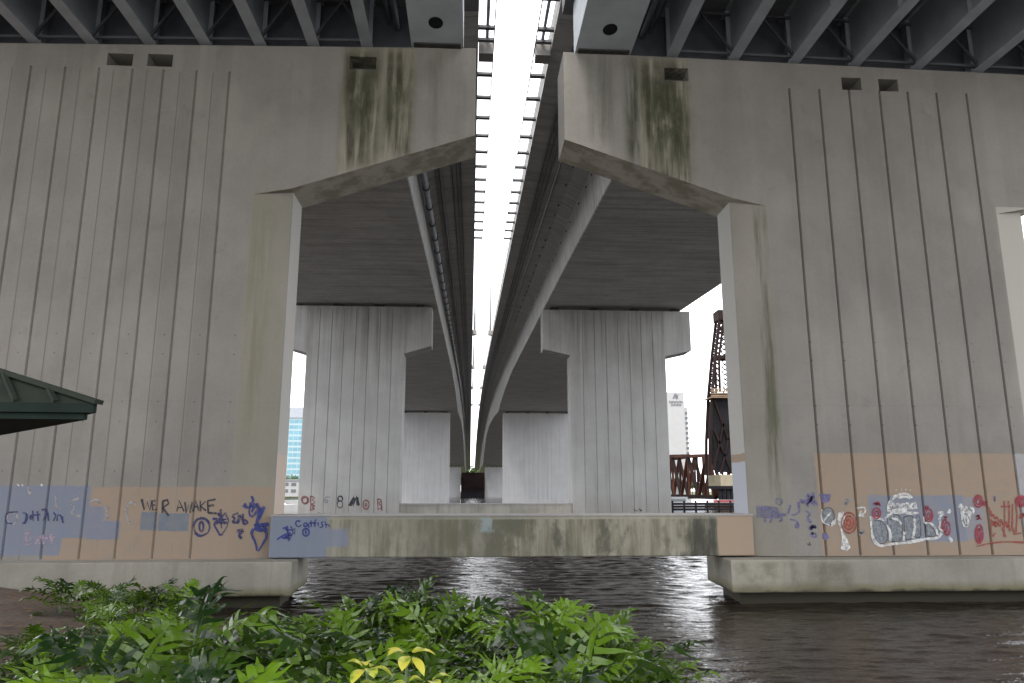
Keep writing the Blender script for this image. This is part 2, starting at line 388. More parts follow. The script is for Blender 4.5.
p2r = simple_pier('second concrete hammerhead pier under the right span, left of the rusty truss', 72, 2.6, 17.75, (9.75,19.25), (7.07,21.9), 13.75, 13.15, M['pier_far'])
p2l = simple_pier('second concrete hammerhead pier under the left span with small red and black letters', 72, 2.6, 17.85, (-16.0,-6.6), (-18.6,-3.95), 13.95, 13.15, M['pier_far'])
tb2 = thing('tie_beam', 'distant mottled tie beam between the second pair of piers', 'beam', (1.5,73,-2))
m = MB(); m.box(-6.6,9.75,72.1,74.2,-2.6,-1.28); m.build('beam_body', M['beam_far'], tb2)
m = MB(); m.box(-6.58,9.73,72.05,74.25,-1.28,-1.16); m.build('top_lip', M['parapet'], tb2)
simple_pier('third pier, pale slab wall under the right span far across the water', 198, 3.5, 20.3, (8.55,27.2), (8.55,27.2), 0,0, M['pier_farther'])
simple_pier('third pier, pale slab wall under the left span far across the water', 198, 3.5, 20.3, (-24.,-5.5), (-24.,-5.5), 0,0, M['pier_farther'])
simple_pier('farthest pale pier under the right span beside the central light gap', 440, 4, 13.6, (8.55,27.2), (8.55,27.2), 0,0, M['pier_farther'], gr=False)
simple_pier('farthest pale pier under the left span beside the central light gap', 440, 4, 13.6, (-24.,-5.5), (-24.,-5.5), 0,0, M['pier_farther'], gr=False)

# ------------------------------------------------------------------ near girder spans
NB = -8.0  # rear end out of view, cut short to let in more light
def near_span(label, xs, sgn, edge_in, edge_out, box0, box1):
    t = thing('girder_span', label, 'bridge span', ((edge_in+edge_out)/2, 5, 18))
    def zb(x): return cap_top(x)+.1
    lo, hi = sorted((edge_in, edge_out))
    m = MB(); zi = 18.35; zo = 18.35-abs(edge_out-edge_in)*.02
    za, zz = (zo,zi) if sgn < 0 else (zi,zo)
    m.prism([(lo,za),(hi,zz),(hi,zz+.3),(lo,za+.3)], NB, 26.0, 'y'); m.build('deck_slab', M['slab'], t)
    def slab_at(x): return za+(zz-za)*(x-lo)/(hi-lo)
    for e, z in ((edge_in,zi),(edge_out,zo)):
        s = 1 if e == hi else -1
        m = MB(); m.prism([(e-s*.3,z+.3),(e+s*.02,z-.12),(e+s*.02,z+1.1),(e-s*.25,z+1.1)] if False else [(e-s*.3,z+.302),(e+s*.003,z+.302),(e+s*.003,z+1.15),(e-s*.22,z+1.15)], NB, 26.0, 'y'); m.build('parapet', M['parapet'], t)
    gx = []
    for x in xs:
        b = zb(x); top = slab_at(x)-.01; m = MB()
        m.box(x-.21,x+.21,NB,25.75,b,b+.045); m.box(x-.018,x+.018,NB,25.75,b+.045,top-.04); m.box(x-.17,x+.17,NB,25.75,top-.04,top)
        y = 25.2
        while y > NB: 
            m.box(x-.17,x+.17,y-.01,y+.01,b+.046,top-.041); y -= 3.4
        m.build('girder', M['steel'], t); gx.append((x,b,top))
        m = MB(); m.box(x-.25,x+.25,25.15,25.6,b-.1,b-.002); m.build('bearing', M['rubber'], t)
    for (xa,ba,ta),(xb,bb,tb_) in zip(gx,gx[1:]):
        if abs(xb-xa) > 3: continue
        for y in (25.05,18.2,11.4):
            m = MB(); xm=(xa+xb)/2; w=.09
            m.bar((xa+.03,y,ba+.3),(xm,y,ta-.35),w); m.bar((xm,y,ta-.35),(xb-.03,y,bb+.3),w)
            m.bar((xa+.03,y,ba+.2),(xb-.03,y,bb+.2),w); m.bar((xa+.03,y,ta-.3),(xb-.03,y,tb_-.3),w)
            m.build('cross_frame', M['steel_dark'], t)
    a, b_ = box0, box1; b = zb((a+b_)/2)-.06
    m = MB(); m.box(a,b_,NB,25.3,b,slab_at((a+b_)/2)-.05)
    fg = m.build('edge_girder', M['steel_edge'], t); bev(fg,.02)
    m = MB()
    n = 20; cx, cy = (a+b_)/2, 23.55
    m.face([(cx+.26*math.cos(2*math.pi*i/n), cy+.34*math.sin(2*math.pi*i/n), b-.004) for i in range(n)])
    m.build('access_hole', M['black'], fg)
    m = MB(); m.box(min(a,b_)+.1,max(a,b_)-.1,24.75,25.28,b-.06,b-.002); m.build('bearing_plate', M['rubber'], t)
    # end diaphragm wall on the cap between girders
    dx0, dx1 = (lo+1.2, -2.4) if sgn < 0 else (5.9, hi-1.2)
    m = MB(); m.prism([(dx0,15.5),(dx1,15.5),(dx1,slab_at(dx1)-.01),(dx0,slab_at(dx0)-.01)], 25.8, 25.95, 'y'); m.build('end_diaphragm', M['steel_dark'], t)
    # drain pipes along the edge girder
    for dx, zz_, r in ((.62,17.3,.11),(.95,17.5,.07)):
        px = a-dx if sgn < 0 else b_+dx
        m = MB(); m.tube([(px,NB,zz_),(px,25.7,zz_)], r, 10); pp = m.build('drain_pipe', M['pipe'], t)
        for y in (22.5,18,13.5): m = MB(); m.tube([(px,y,zz_),(px,y+.14,zz_)], r*1.25, 10); m.build('pipe_coupling', M['pipe'], pp)
    # outrigger rungs along the gap with an outer rail
    s = -sgn; x0 = edge_in; x1 = edge_in + s*.68
    for y in [24.4-2.45*i for i in range(8)]: m = MB(); m.bar((x0,y,18.75),(x1,y,18.75),.14,.1); m.build('outrigger_rung', M['bracket'], t)
    m = MB(); m.bar((x1,6,18.8),(x1,25.2,18.8),.05,.05); m.build('outer_rail', M['bracket'], t)
    m = MB(); m.tube([(edge_in+s*.38,6,18.86),(edge_in+s*.38,25.2,18.86)],.07,8); m.build('conduit_pipe', M['pipe'], t)
    return t
near_span('near left bridge span of parallel blue grey steel girders overhead', [-21.6,-19.7,-17.75,-15.85,-13.85,-11.8,-9.82,-7.86,-5.93,-3.98], -1, .15, -22.6, -2.34,-.42)
near_span('near right bridge span of parallel blue grey steel girders overhead', [7.45,9.8,12.15,14.5,16.95,19.4,21.8,24.2], 1, 3.42, 26.4, 3.74,5.85)

# ------------------------------------------------------------------ haunched concrete box spans
def box_span(label, sgn, edge_in, web_in, web_out, edge_out):
    t = thing('box_girder_span', label, 'bridge span', ((web_in+web_out)/2, 100, 18))
    Ys = [26.12] + [28+i*3 for i in range(34)] + [131+i*6 for i in range(55)] + [461+i*15 for i in range(12)]
    m = MB(); rings = []
    for Y in Ys:
        d = deck_z(Y); s = soffit_z(Y); 
        tpr = .35
        wi = web_in; wo = web_out + sgn*5.4*max(0,min(1,(Y-95)/90)); eo = edge_out + sgn*5.4*max(0,min(1,(Y-95)/90))
        si = -sgn                                   # direction from web to the gap
        pts = [(edge_in,d),(edge_in,d+.28),(eo,d+.28),(eo,d),(wo+sgn*.9,d-.28),(wo+sgn*.05,d-.75),(wo,s+.06),(wo-sgn*.06,s),(wi+sgn*.06,s),(wi,s+.06),(wi-sgn*.05,d-.75),(wi-sgn*.9,d-.28)]
        rings.append([m.bm.verts.new((p[0],Y,p[1])) for p in pts])
    for a,b in zip(rings,rings[1:]):
        n = len(a)
        for k in range(n): m.bm.faces.new((a[k],a[(k+1)%n],b[(k+1)%n],b[k]))
    m.bm.faces.new(rings[0]); m.bm.faces.new(rings[-1])
    bx = m.build('box_girder', M['box'], t)
    def sweep(prof, name, mat, parent, y0=26.12, y1=1e9, sub=None):
        m = MB(); rr = []
        for Y in Ys:
            if Y < y0-.01 or Y > y1: continue
            d = deck_z(Y); rr.append([m.bm.verts.new((p[0],Y,d+p[1])) for p in prof])
        for a,b in zip(rr,rr[1:]):
            n=len(a)
            for k in range(n): m.bm.faces.new((a[k],a[(k+1)%n],b[(k+1)%n],b[k]))
        m.bm.faces.new(rr[0]); m.bm.faces.new(rr[-1])
        return m.build(name, mat, parent)
    for e, q in ((edge_in,-sgn),):
        sweep([(e+q*.004,.282),(e+q*.004,1.2),(e-q*.2,1.2),(e-q*.34,.282)], 'parapet', M['parapet'], t)
    # rail above the parapet
    q = -sgn
    def run(x, dz, r, name, mat, y0=26.2, y1=420, n=8, step=6):
        m = MB(); pts = []; Y = y0
        while Y < y1: pts.append((x,Y,deck_z(Y)+dz)); Y += step
        m.tube(pts, r, n); return m.build(name, mat, t)
    for dx, dz in ((.95,-.16),(1.2,-.2),(1.5,-.23)):
        run(edge_in-q*dx, dz, .055, 'conduit', M['conduit'])
    if sgn < 0:
        pp = run(web_in+.42, -1.35, .2, 'utility_pipe', M['pipe'], n=12)
        Y = 29.
        while Y < 130:
            z = deck_z(Y)-1.35; m = MB(); m.tube([(web_in+.42,Y,z),(web_in+.42,Y+.22,z+.01)], .26, 12); m.build('pipe_coupling', M['steel_dark'], pp); Y += 4.
        run(web_in+1.3, -.45, .09, 'drain_pipe', M['conduit'])
    else:
        Y = 28.; rw = random.Random(9)
        while Y < 110:
            z = deck_z(Y); m = MB(); m.box(web_in-1.1,web_in-1.03,Y-.05,Y+.05,z-.4,z-.2); m.build('weep_outlet', M['black'], t); m = MB(); m.box(web_in-.10,web_in-.02,Y+1.2,Y+1.28,z-1.2,z-1.1); m.build('weep_outlet', M['black'], t); Y += rw.uniform(2.2,4.6)
        run(web_in-1.9, -.3, .06, 'drain_pipe', M['pipe'])
    # outrigger ladder along the gap as far as the second pier
    s = -sgn; x0 = edge_in; x1 = edge_in+s*.7
    for Y in (26.6,28.9,29.9): z = deck_z(Y)+.25; m = MB(); m.bar((x0,Y,z),(x1,Y,z),.2,.12); m.build('outrigger_rung', M['bracket'], t)
    z = deck_z(30.4); m = MB(); m.box(min(x0+s*.02,x1-s*.02),max(x0+s*.02,x1-s*.02),30.2,30.9,z-.25,z+.35); m.build('junction_block', M['parapet'], t)
    m = MB(); m.tube([(x0+s*.4,26.2,deck_z(26.2)+.4),(x0+s*.4,30.2,deck_z(30.2)+.4)],.08,8); m.build('conduit_pipe', M['pipe'], t)
    Y = 33.05
    for i in range(13): 
        z = deck_z(Y)+.25; m = MB(); m.bar((x0,Y,z),(x1,Y,z),.26,.12); m.build('outrigger_rung', M['bracket'], t); Y += 2.45
    m = MB(); m.bar((x1,26.3,deck_z(26.3)+.3),(x1,Y-2.4,deck_z(Y-2.4)+.3),.05,.06); m.build('outer_rail', M['bracket'], t)
    return t
box_span('long left concrete box girder span running away beside a pale utility pipe', -1, .15, -3.45, -17.8, -22.2)
box_span('long right concrete box girder span running away with haunched soffit', 1, 3.42, 7.3, 21.6, 26.2)

# light poles on the inner deck edges
def lamp_pole(Y, right, label, h=13.2):
    x = 3.1 if right else .5
    z = deck_z(Y)+.75
    t = thing('lamp_pole', label, 'street lamp', (x,Y,z), group='lamp poles in the gap between the spans')
    m = MB(); m.tube([(x,Y,z+.3),(x,Y,z+h)], .19, 8, taper=.6); m.build('pole', M['alu'], t)
    m = MB(); m.box(x-.38,x+.38,Y-.5,Y+.5,z-.5,z+.3); m.build('pedestal', M['parapet'], t)
    s = 1 if right else -1
    m = MB(); m.tube([(x,Y,z+h-.1),(x+s*1.2,Y,z+h+1.),(x+s*2.6,Y,z+h+1.4)], .06, 6); m.build('arm', M['alu'], t)
    m = MB(); m.box(min(x+s*2.5,x+s*3.2),max(x+s*2.5,x+s*3.2),Y-.16,Y+.16,z+h+1.32,z+h+1.5); m.build('lamp_head', M['alu'], t)
for i, Y in enumerate((123,180,235,295)):
    for r in (False, True):
        lamp_pole(Y, r, ('slim lamp pole on the %s span, %s of its row' % ('right' if r else 'left', ('nearest','second','third','farthest')[i])))

# ------------------------------------------------------------------ graffiti
def wall_y(x):
    if 9.41 <= x < 10.62: return Y1+.36*(10.62-x)/1.21
    if -7.7 < x <= -6.4: return Y1+.36*(x+7.7)/1.3
    return Y1
PM = {}
def paint(name, col):
    if name not in PM:
        k = NT('spray_'+name); p = k.xyz()[0]
        n = k.noise(p, 9, 5, .7); c = k.mix(k.ramp(n,.3,.75), tuple(v*.75 for v in col), tuple(min(1,v*1.2) for v in col))
        PM[name] = k.done(c, .7)
        tb_ = k.n('ShaderNodeBsdfTransparent'); mm = k.n('ShaderNodeMixShader')
        k.put(mm.inputs[0], k.math('MULTIPLY', k.ramp(k.noise(p,7,6,.75),.42,.68), .75))
        k.t.links.new(k.b.outputs[0], mm.inputs[1]); k.t.links.new(tb_.outputs[0], mm.inputs[2]); k.t.links.new(mm.outputs[0], k.out.inputs[0])
    return PM[name]
COLS = dict(navy=(.014,.018,.085), black=(.016,.018,.03), blue=(.014,.026,.14), violet=(.10,.09,.19), slatev=(.11,.11,.16), white=(.46,.46,.45), pale=(.225,.215,.22), grey=(.16,.175,.195), dgrey=(.05,.05,.055), red=(.2,.018,.032), rust=(.2,.038,.026), brown=(.16,.05,.05), pink=(.255,.20,.25), orange=(.28,.10,.07))
def ell(cx, cy, rx, ry, a0=0, a1=360, n=18): return [(cx+rx*math.cos(R(a0+(a1-a0)*i/n)), cy+ry*math.sin(R(a0+(a1-a0)*i/n))) for i in range(n+1)]
def smooth(pts, it=2):
    for _ in range(it):
        q = [pts[0]]
        for a,b in zip(pts,pts[1:]): q += [(.75*a[0]+.25*b[0],.75*a[1]+.25*b[1]),(.25*a[0]+.75*b[0],.25*a[1]+.75*b[1])]
        pts = q+[pts[-1]]
    return pts
def graffiti(parent, crop, col, strokes, width, Yp=None, fills=(), label=None, layer=0, sm=1, yplane=None):
    ox, oy, s = crop; m = MB(); Yr = Yp or Y1; off = .006+.004*layer
    def P(u, v):
        x, z = on_plane(ox+u/s, oy+v/s, Yr); y = (yplane if yplane else (wall_y(x) if Yp is None else Yp))-off
        return x, y, z
    for f in fills:
        pts = [P(*q) for q in f]
        vs = [m.bm.verts.new(q) for q in pts]
        for t in tessellate_polygon([[Vector((q[0],q[2],0)) for q in pts]]):
            try: m.bm.faces.new([vs[i] for i in t])
            except ValueError: pass
    lay = 0
    for st in strokes:
        pts = smooth(list(st), sm) if sm and len(st) > 2 else list(st)
        W3 = [Vector(P(*q)) for q in pts]; L = []; Rr = []
        lay += 1
        for i, p in enumerate(W3):
            d = W3[min(i+1,len(W3)-1)]-W3[max(i-1,0)]; d.y = 0
            if d.length < 1e-6: d = Vector((1,0,0))
            d.normalize(); nrm = Vector((-d.z,0,d.x)); w = width*(.95+.7*noise.noise(p*2.3))
            o = Vector((0,-.0004*(lay%9),0))
            L.append(m.bm.verts.new(p+nrm*w/2+o)); Rr.append(m.bm.verts.new(p-nrm*w/2+o))
        for i in range(len(W3)-1):
            try: m.bm.faces.new((L[i],Rr[i],Rr[i+1],L[i+1]))
            except ValueError: pass
    o = m.build('graffiti', paint(col, COLS[col]), parent)
    if label: o['label'] = label
    return o
def scribble(cx, cy, rx, ry, n, seed):
    rr = random.Random(seed); return [(cx+rx*rr.uniform(-1,1), cy+ry*rr.uniform(-1,1)) for _ in range(n)]
def zig(x0,y0,x1,y1,amp,n,seed=0):
    rr = random.Random(seed); return [(x0+(x1-x0)*i/n+rr.uniform(-.3,.3)*amp*.4, y0+(y1-y0)*i/n+(amp if i%2 else -amp)*rr.uniform(.6,1)) for i in range(n+1)]
L, Rp = near['L'], near['R']
A = (130,480,6.827)
graffiti(L, A, 'black', [[(80,130),(98,205),(118,150),(135,210),(150,140)],[(150,140),(155,205),(185,200)],[(150,145),(175,140)],[(153,172),(172,170)],
  [(225,145),(222,225)],[(222,145),(255,135),(265,160),(225,190),(265,245)],[(320,215),(335,140),(370,215)],[(322,190),(360,185)],[(375,150),(385,225),(400,170),(410,225),(425,150)],
  [(430,215),(450,140),(470,210)],[(437,185),(465,180)],[(480,140),(482,215)],[(515,145),(484,180),(520,210)],[(530,140),(535,225)],[(530,142),(585,132)],[(533,178),(575,172)],[(535,225),(592,227)]], .06, label='thin black sprayed words WE R AWAKE', sm=0)
graffiti(L, A, 'navy', [ell(490,320,55,60),ell(488,318,14,34),[(440,360),(475,388),(520,365)],
  [(580,290),(575,310),(600,350),(620,385),(650,340),(670,305),(655,280),(625,300),(600,280),(580,290)],[(565,265),(660,270)],[(600,225),(650,300)],[(650,225),(590,300)],[(620,200),(625,330)],
  [(655,235),(680,290),(640,300)],[(655,222),(658,226)],[(735,225),(690,245),(720,265),(690,290),(740,290)],[(735,290),(740,225),(765,290),(765,230)],[(770,305),(803,292),(762,265),(770,305)],
  [(725,350),(775,340),(735,375),(755,402)]], .075, label='blue heart, circle and letters IEN', layer=1)
graffiti(L, A, 'blue', [[(820,110),(835,150),(800,165),(835,188)],[(765,175),(795,197),(822,168)],[(775,160),(805,200),(812,170)],
  [(842,160),(800,200),(812,258),(845,235),(865,190),(840,178),(820,222)],[(850,160),(880,205),(850,300),(902,180)],[(872,230),(850,300),(885,352)],
  [(832,335),(815,370),(845,430),(855,500),(885,450),(920,385),(905,340),(870,352),(835,322),(880,310),(930,303)],[(895,310),(915,350)],[(840,300),(870,345),(900,345)]], .095, label='tall looping blue tag', layer=2)
B = (0,475,7.19)
graffiti(L, B, 'navy', [[(130,265),(45,270),(40,340),(90,352)],[(165,270),(200,280),(195,330),(160,350)],[(190,275),(180,352)],[(235,255),(240,330)],[(215,290),(290,285)],[(270,260),(275,330)],[(215,300),(225,325),(240,300),(215,300)],
  [(300,250),(335,245),(340,280),(310,330)],[(345,270),(350,330)],[(385,270),(405,290),(385,330)],[(410,330),(415,285),(440,290),(455,345)],[(455,300),(440,320)]], .05, label='blue scrawled tag on the blue patch', layer=1)
graffiti(L, B, 'pale', [ell(88,312,40,42),[(575,165),(490,195),(545,235),(500,275),(580,300)],[(980,210),(930,190),(900,260),(930,350)],[(200,90),(220,140)],[(745,240),(800,225),(750,280),(800,300),(740,320)],[(640,200),(700,170),(715,210)],[(405,150),(395,230),(440,240)]], .07, label='faded white letters', layer=0)
graffiti(L, B, 'white', [[(125,65),(138,80)],[(160,65),(165,80)],[(298,65),(302,80)]], .05, label='three white dabs')
graffiti(L, B, 'pink', [[(230,415),(185,420),(190,500),(235,495)],[(188,460),(225,458)],[(250,440),(290,495)],[(295,435),(255,500)],[(310,430),(315,500)],[(295,455),(400,450)],[(365,425),(375,495)]], .07, label='faint pink letters', sm=0)
C = (260,500,10.51)
graffiti(tb, C, 'blue', [[(430,225),(395,215),(375,245),(400,285),(440,265)],[(500,240),(465,245),(465,280),(500,270),(505,240),(520,290)],[(540,215),(545,280)],[(520,245),(570,235)],[(600,205),(580,215),(580,280)],[(560,245),(600,240)],[(615,235),(620,275)],[(670,225),(645,240),(670,270),(645,290),(630,285)],[(690,225),(700,290)],[(697,260),(725,255),(735,285)],
  ell(487,338,33,40),[(485,315),(487,360)],[(185,415),(250,370),(330,340)],[(245,300),(300,280),(270,320),(340,310),(360,350),(300,380),(240,400),(330,400)],[(330,275),(345,320),(375,290),(365,360)],[(290,270),(310,430)],[(230,380),(260,410),(300,350),(340,380)]], .055, yplane=Y1-.06, label='blue sprayed word Catfish with a numbered circle')
D = (745,470,7.59)
graffiti(Rp, D, 'slatev', [[(240,215),(265,225),(285,250)],ell(265,240,22,24)], .06, fills=[[(108,275),(180,272),(258,285),(272,330),(262,370),(180,368),(112,362)]], label='slate purple painted block')
graffiti(Rp, D, 'violet', [[(130,292),(210,292)],[(170,290),(172,400)],[(235,310),(205,402)],[(245,350),(270,350),(290,380),(265,392)],[(262,340),(415,342),(405,240)],[(345,265),(325,332)],[(340,375),(400,385),(410,440),(375,430),(400,400)],
   scribble(495,225,45,48,9,1), zig(420,240,550,250,20,7,2), scribble(515,440,30,35,8,3), scribble(520,500,28,30,7,4),[(460,310),(500,330),(470,360),(500,400)], [(560,190),(650,190)],[(480,180),(475,280)],[(515,170),(525,270)]], .075, label='violet scribbled tags', layer=1)
graffiti(Rp, D, 'violet', [], .05, fills=[[(570,190),(600,180),(650,185),(645,235),(600,255),(575,230)],[(585,480),(620,475),(640,510),(610,535),(585,520)]], label='violet spray blots')
graffiti(Rp, D, 'grey', [scribble(780,240,25,30,7,8), scribble(890,480,25,30,6,9)], .06, fills=[ell(628,350,50,68)[:-1]], label='grey painted disc', layer=0)
graffiti(Rp, D, 'dgrey', [ell(628,352,50,68),[(470,560),(500,575),(485,545)]], .045, layer=1)
graffiti(Rp, D, 'white', [[(600,385),(622,352),(652,322)],[(585,300),(575,350),(590,400),(640,420)],[(850,290),(900,280),(915,300),(905,330),(865,345),(880,310)],[(860,345),(905,350)]], .06, fills=[[(655,395),(690,365),(688,410),(650,432)],[(705,325),(745,315),(760,350),(735,420),(745,480),(775,525),(800,590),(770,615),(725,600),(735,520),(722,450),(700,380)]], label='white paint splash', layer=2)
graffiti(Rp, D, 'orange', [], .05, fills=[ell(787,400,40,62)[:-1]], layer=3)
graffiti(Rp, D, 'rust', [ell(787,400,58,78),ell(787,400,36,50),ell(785,402,16,22)], .06, label='red target rings', layer=4)
Eb = (860,480,9.1)
letters = [[(110,358),(190,372),(238,420),(255,490),(245,560),(190,585),(132,550),(112,460)],[(250,335),(300,303),(368,332),(385,400),(385,555),(270,563),(275,480),(252,410)],[(397,337),(470,317),(490,360),(480,480),(468,543),(408,548)],[(497,360),(538,303),(552,420),(552,528),(492,518)],[(597,392),(640,402),(700,500),(690,513),(602,515)]]
graffiti(Rp, Eb, 'grey', [], .05, fills=letters, label='grey filled bubble letters')
graffiti(Rp, Eb, 'dgrey', [l+[l[0]] for l in letters], .035, layer=1)
graffiti(Rp, Eb, 'white', [[(98,330),(100,400),(105,490),(130,565),(190,605),(255,585),(385,575),(470,562),(560,545),(600,535),(705,530),(745,480)],[(98,345),(180,350),(228,370),(225,340)],[(240,345),(260,310),(320,290),(380,295),(400,275),(430,305),(480,300),(535,302)],[(285,345),(340,360),(375,400)],[(400,470),(395,550)],[(245,410),(275,480),(270,560)],[(492,350),(497,430),(480,530)],[(575,330),(580,395),(640,385),(690,450),(705,500)]], .095, label='white outlines of the bubble letters', layer=2)
graffiti(Rp, Eb, 'white', [[(250,285),(255,210),(300,160),(330,142)],[(262,265),(300,200),(310,250),(345,210),(360,250),(395,210),(410,250),(430,200),(450,260),(480,200),(500,250)],[(330,150),(380,120),(440,130),(472,162)],[(255,215),(300,190),(260,240)],[(250,285),(380,262),(510,255)],[(345,160),(400,150),(455,165)],[(322,95),(328,97)],[(372,86),(378,88)],[(412,86),(418,88)],[(452,91),(458,93)],[(705,300),(770,290),(715,340),(730,400),(712,440),(760,470),(720,500)],[(500,200),(515,260)]], .065, label='small white crown shaped lettering', layer=3)
graffiti(Rp, Eb, 'red', [scribble(150,215,32,25,9,11), ell(147,302,36,48), ell(147,305,16,24), scribble(612,250,30,22,9,12), ell(622,322,34,58), ell(620,330,14,30), ell(790,440,28,60), scribble(780,350,25,22,7,13)], .06, label='small red figures', layer=4)
G = (940,480,9.107)
graffiti(Rp, G, 'white', [[(180,250),(170,230),(195,225),(215,290),(195,340),(230,440),(262,380),(235,320),(210,360),(240,420)],[(240,240),(225,300),(255,270),(262,330)],[(270,250),(310,270),(290,310),(262,285),(275,355)],[(200,250),(190,300),(215,330)],[(80,265),(92,300),(60,290)],[(75,520),(108,550),(90,560)]], .095, label='looping white tag', layer=2)
graffiti(Rp, G, 'red', [ell(345,195,38,52),ell(345,195,20,28),scribble(345,345,30,32,10,21),ell(355,490,32,85),ell(355,500,14,58),ell(735,195,50,48),ell(735,195,32,30),ell(735,195,14,14),scribble(405,215,20,30,7,22),ell(40,420,22,60)], .065, label='red rings and ovals', layer=3)
graffiti(Rp, G, 'rust', [zig(430,240,470,300,18,5,23),zig(450,300,640,440,30,11,24),zig(460,400,610,400,50,9,25),[(480,370),(460,420),(475,530),(500,480)],[(580,190),(590,290),(580,520)],[(620,190),(632,300),(620,440)],[(550,242),(640,240)],[(660,215),(655,500),(740,480)],[(560,430),(600,520)],scribble(495,400,30,40,8,26),[(330,605),(450,575),(600,560),(760,568)],[(690,230),(700,330),(690,480)],scribble(740,330,30,50,6,27)], .055, label='red angular lettering above a long red underline', layer=2)
graffiti(Rp, G, 'violet', [scribble(505,180,22,45,7,28)], .04, layer=1)
K = (290,480,9.31)
graffiti(p2l, K, 'brown', [ell(140,187,33,36),ell(140,190,24,26),[(190,150),(195,225)],[(190,150),(240,165),(195,185),(245,205),(195,228)],[(195,228),(190,282)],[(195,230),(240,240),(195,256),(240,268),(190,282)],ell(708,230,28,42),ell(708,232,8,14),[(815,175),(820,280)],[(815,175),(860,190),(820,220),(865,250),(820,275)],[(850,200),(855,285)]], .11, Yp=72, label='dark red letters O B O B', layer=1)
graffiti(p2l, K, 'black', [ell(468,175,22,24),ell(465,226,26,34)], .12, Yp=72, label='black figure 8', layer=1)
graffiti(p2l, K, 'black', [[(550,240),(597,158),(588,240),(620,155),(642,238)],[(562,240),(602,165)],[(625,160),(632,236)]], .26, Yp=72, label='bold black letter M', layer=1, sm=0)
graffiti(p2l, K, 'grey', [[(375,160),(330,158),(318,200),(345,215),(355,190),(330,185)],[(260,300),(280,315),(330,310)]], .1, Yp=72, label='grey smudged letter', layer=1)
graffiti(p2r, (628,500,10), 'black', [[(60,90),(75,110),(95,105)],[(115,85),(125,110),(140,100)]], .1, Yp=72, label='two small black marks', layer=1)

# ------------------------------------------------------------------ ground, river, far bank
k = NT('river_water'); p, x, y, z = k.xyz()
w1 = k.noise(p, 1., 3, .55, sc3=(.8,2.2,1), dist=.4); w2 = k.noise(p, 1., 3, .6, sc3=(5.,11.,1), dist=.3)
hgt = k.math('ADD', k.math('MULTIPLY', w1, k.ramp(y,80,90,.2,1)), k.math('MULTIPLY', w2, .2))
nr = k.bump(hgt, 1., .1)
M['water'] = k.done((.015,.0115,.009), .004, nr, spec=.5); k.b.inputs['IOR'].default_value = 1.333
import numpy as np
def river():
    # wind ripples as real waves in front of the piers, flat water beyond
    x0,x1,y0,y1 = -12.,34.,4.,90.; nx, ny = 380, 1500
    xs = np.linspace(x0,x1,nx); yy = y0+(y1-y0)*np.linspace(0,1,ny)**1.35
    Xg, Yg = np.meshgrid(xs,yy); Zg = np.zeros_like(Xg); rg = np.random.default_rng(4)
    for i in range(90):
        lam = .17*(8.0**rg.random()); th = rg.normal(0,.34); kx, ky = 2*np.pi/lam*np.sin(th), 2*np.pi/lam*np.cos(th)
        slope = .029*(.6+.8*rg.random()); Zg += slope*lam/(2*np.pi)*np.sin(kx*Xg+ky*Yg+rg.random()*6.283+.7*np.sin(.31*Xg*rg.random()+.23*Yg*rg.random()))
    gust = .75+.25*np.sin(.21*Xg+.5*np.sin(.13*Yg))*np.sin(.17*Yg+1.)
    edge = np.clip(np.minimum.reduce([Xg-x0,x1-Xg,Yg-y0,y1-Yg])/3.,0,1)
    co = np.stack([Xg,Yg,WATER+Zg*gust*edge],-1).reshape(-1,3)
    me = bpy.data.meshes.new('river'); idx = np.arange(nx*ny).reshape(ny,nx)
    q = np.stack([idx[:-1,:-1],idx[:-1,1:],idx[1:,1:],idx[1:,:-1]],-1).reshape(-1,4)
    B = 3000.; n0 = len(co)
    ring = np.array([(-B,-60,WATER),(B,-60,WATER),(B,4500,WATER),(-B,4500,WATER),(x0,y0,WATER),(x1,y0,WATER),(x1,y1,WATER),(x0,y1,WATER)])
    co = np.concatenate([co,ring]); rq = np.array([(0,1,5,4),(1,2,6,5),(2,3,7,6),(3,0,4,7)])+n0
    q = np.concatenate([q,rq]).astype(np.int32)
    me.vertices.add(len(co)); me.vertices.foreach_set('co',co.astype(np.float32).ravel())
    me.loops.add(q.size); me.loops.foreach_set('vertex_index',q.ravel())
    me.polygons.add(len(q)); me.polygons.foreach_set('loop_start',np.arange(0,q.size,4,dtype=np.int32)); me.polygons.foreach_set('use_smooth',np.ones(len(q),bool))
    me.update(); me.validate(); me.materials.append(M['water'])
    o = bpy.data.objects.new('river',me); COL.objects.link(o); tag(o, kind='structure')
river()
k = NT('mulch_soil'); p, x, y, z = k.xyz()
n1 = k.noise(p, 6., 6, .7); n2 = k.noise(p, 1.1, 4, .6)
c = k.mix(k.ramp(n1,.3,.7), (.028,.016,.009), (.10,.056,.03)); c = k.mix(k.ramp(n2,.5,.7,0,.6), c, (.035,.03,.018))
M['soil'] = k.done(c, .95, k.bump(n1, .8, .06))
shore = [(-200,34),(-16,32),(-12.5,28.5),(-9.6,25.),(-8.2,23.6),(-6.6,22.5),(-4.5,19.5),(-2.2,17.4),(.5,15.2),(2.6,13.0),(4.2,9.8),(6.2,6),(7.5,2),(10,-4),(16,-12),(200,-40)]
def shore_y(X):
    for (a,ya),(b,yb) in zip(shore,shore[1:]):
        if a <= X <= b: return ya+(yb-ya)*(X-a)/(b-a)
    return -40
def bank_z(X, Y):
    d = (shore_y(X)-Y)*.72
    base = WATER-.1 + .42*d if d < 0 else WATER-.1 + 1.4*(1-math.exp(-d/5.))
    return max(-6., base + .1*noise.noise(Vector((X*.5,Y*.5,0))) + .05*noise.noise(Vector((X*2,Y*2,3))))
m = MB()
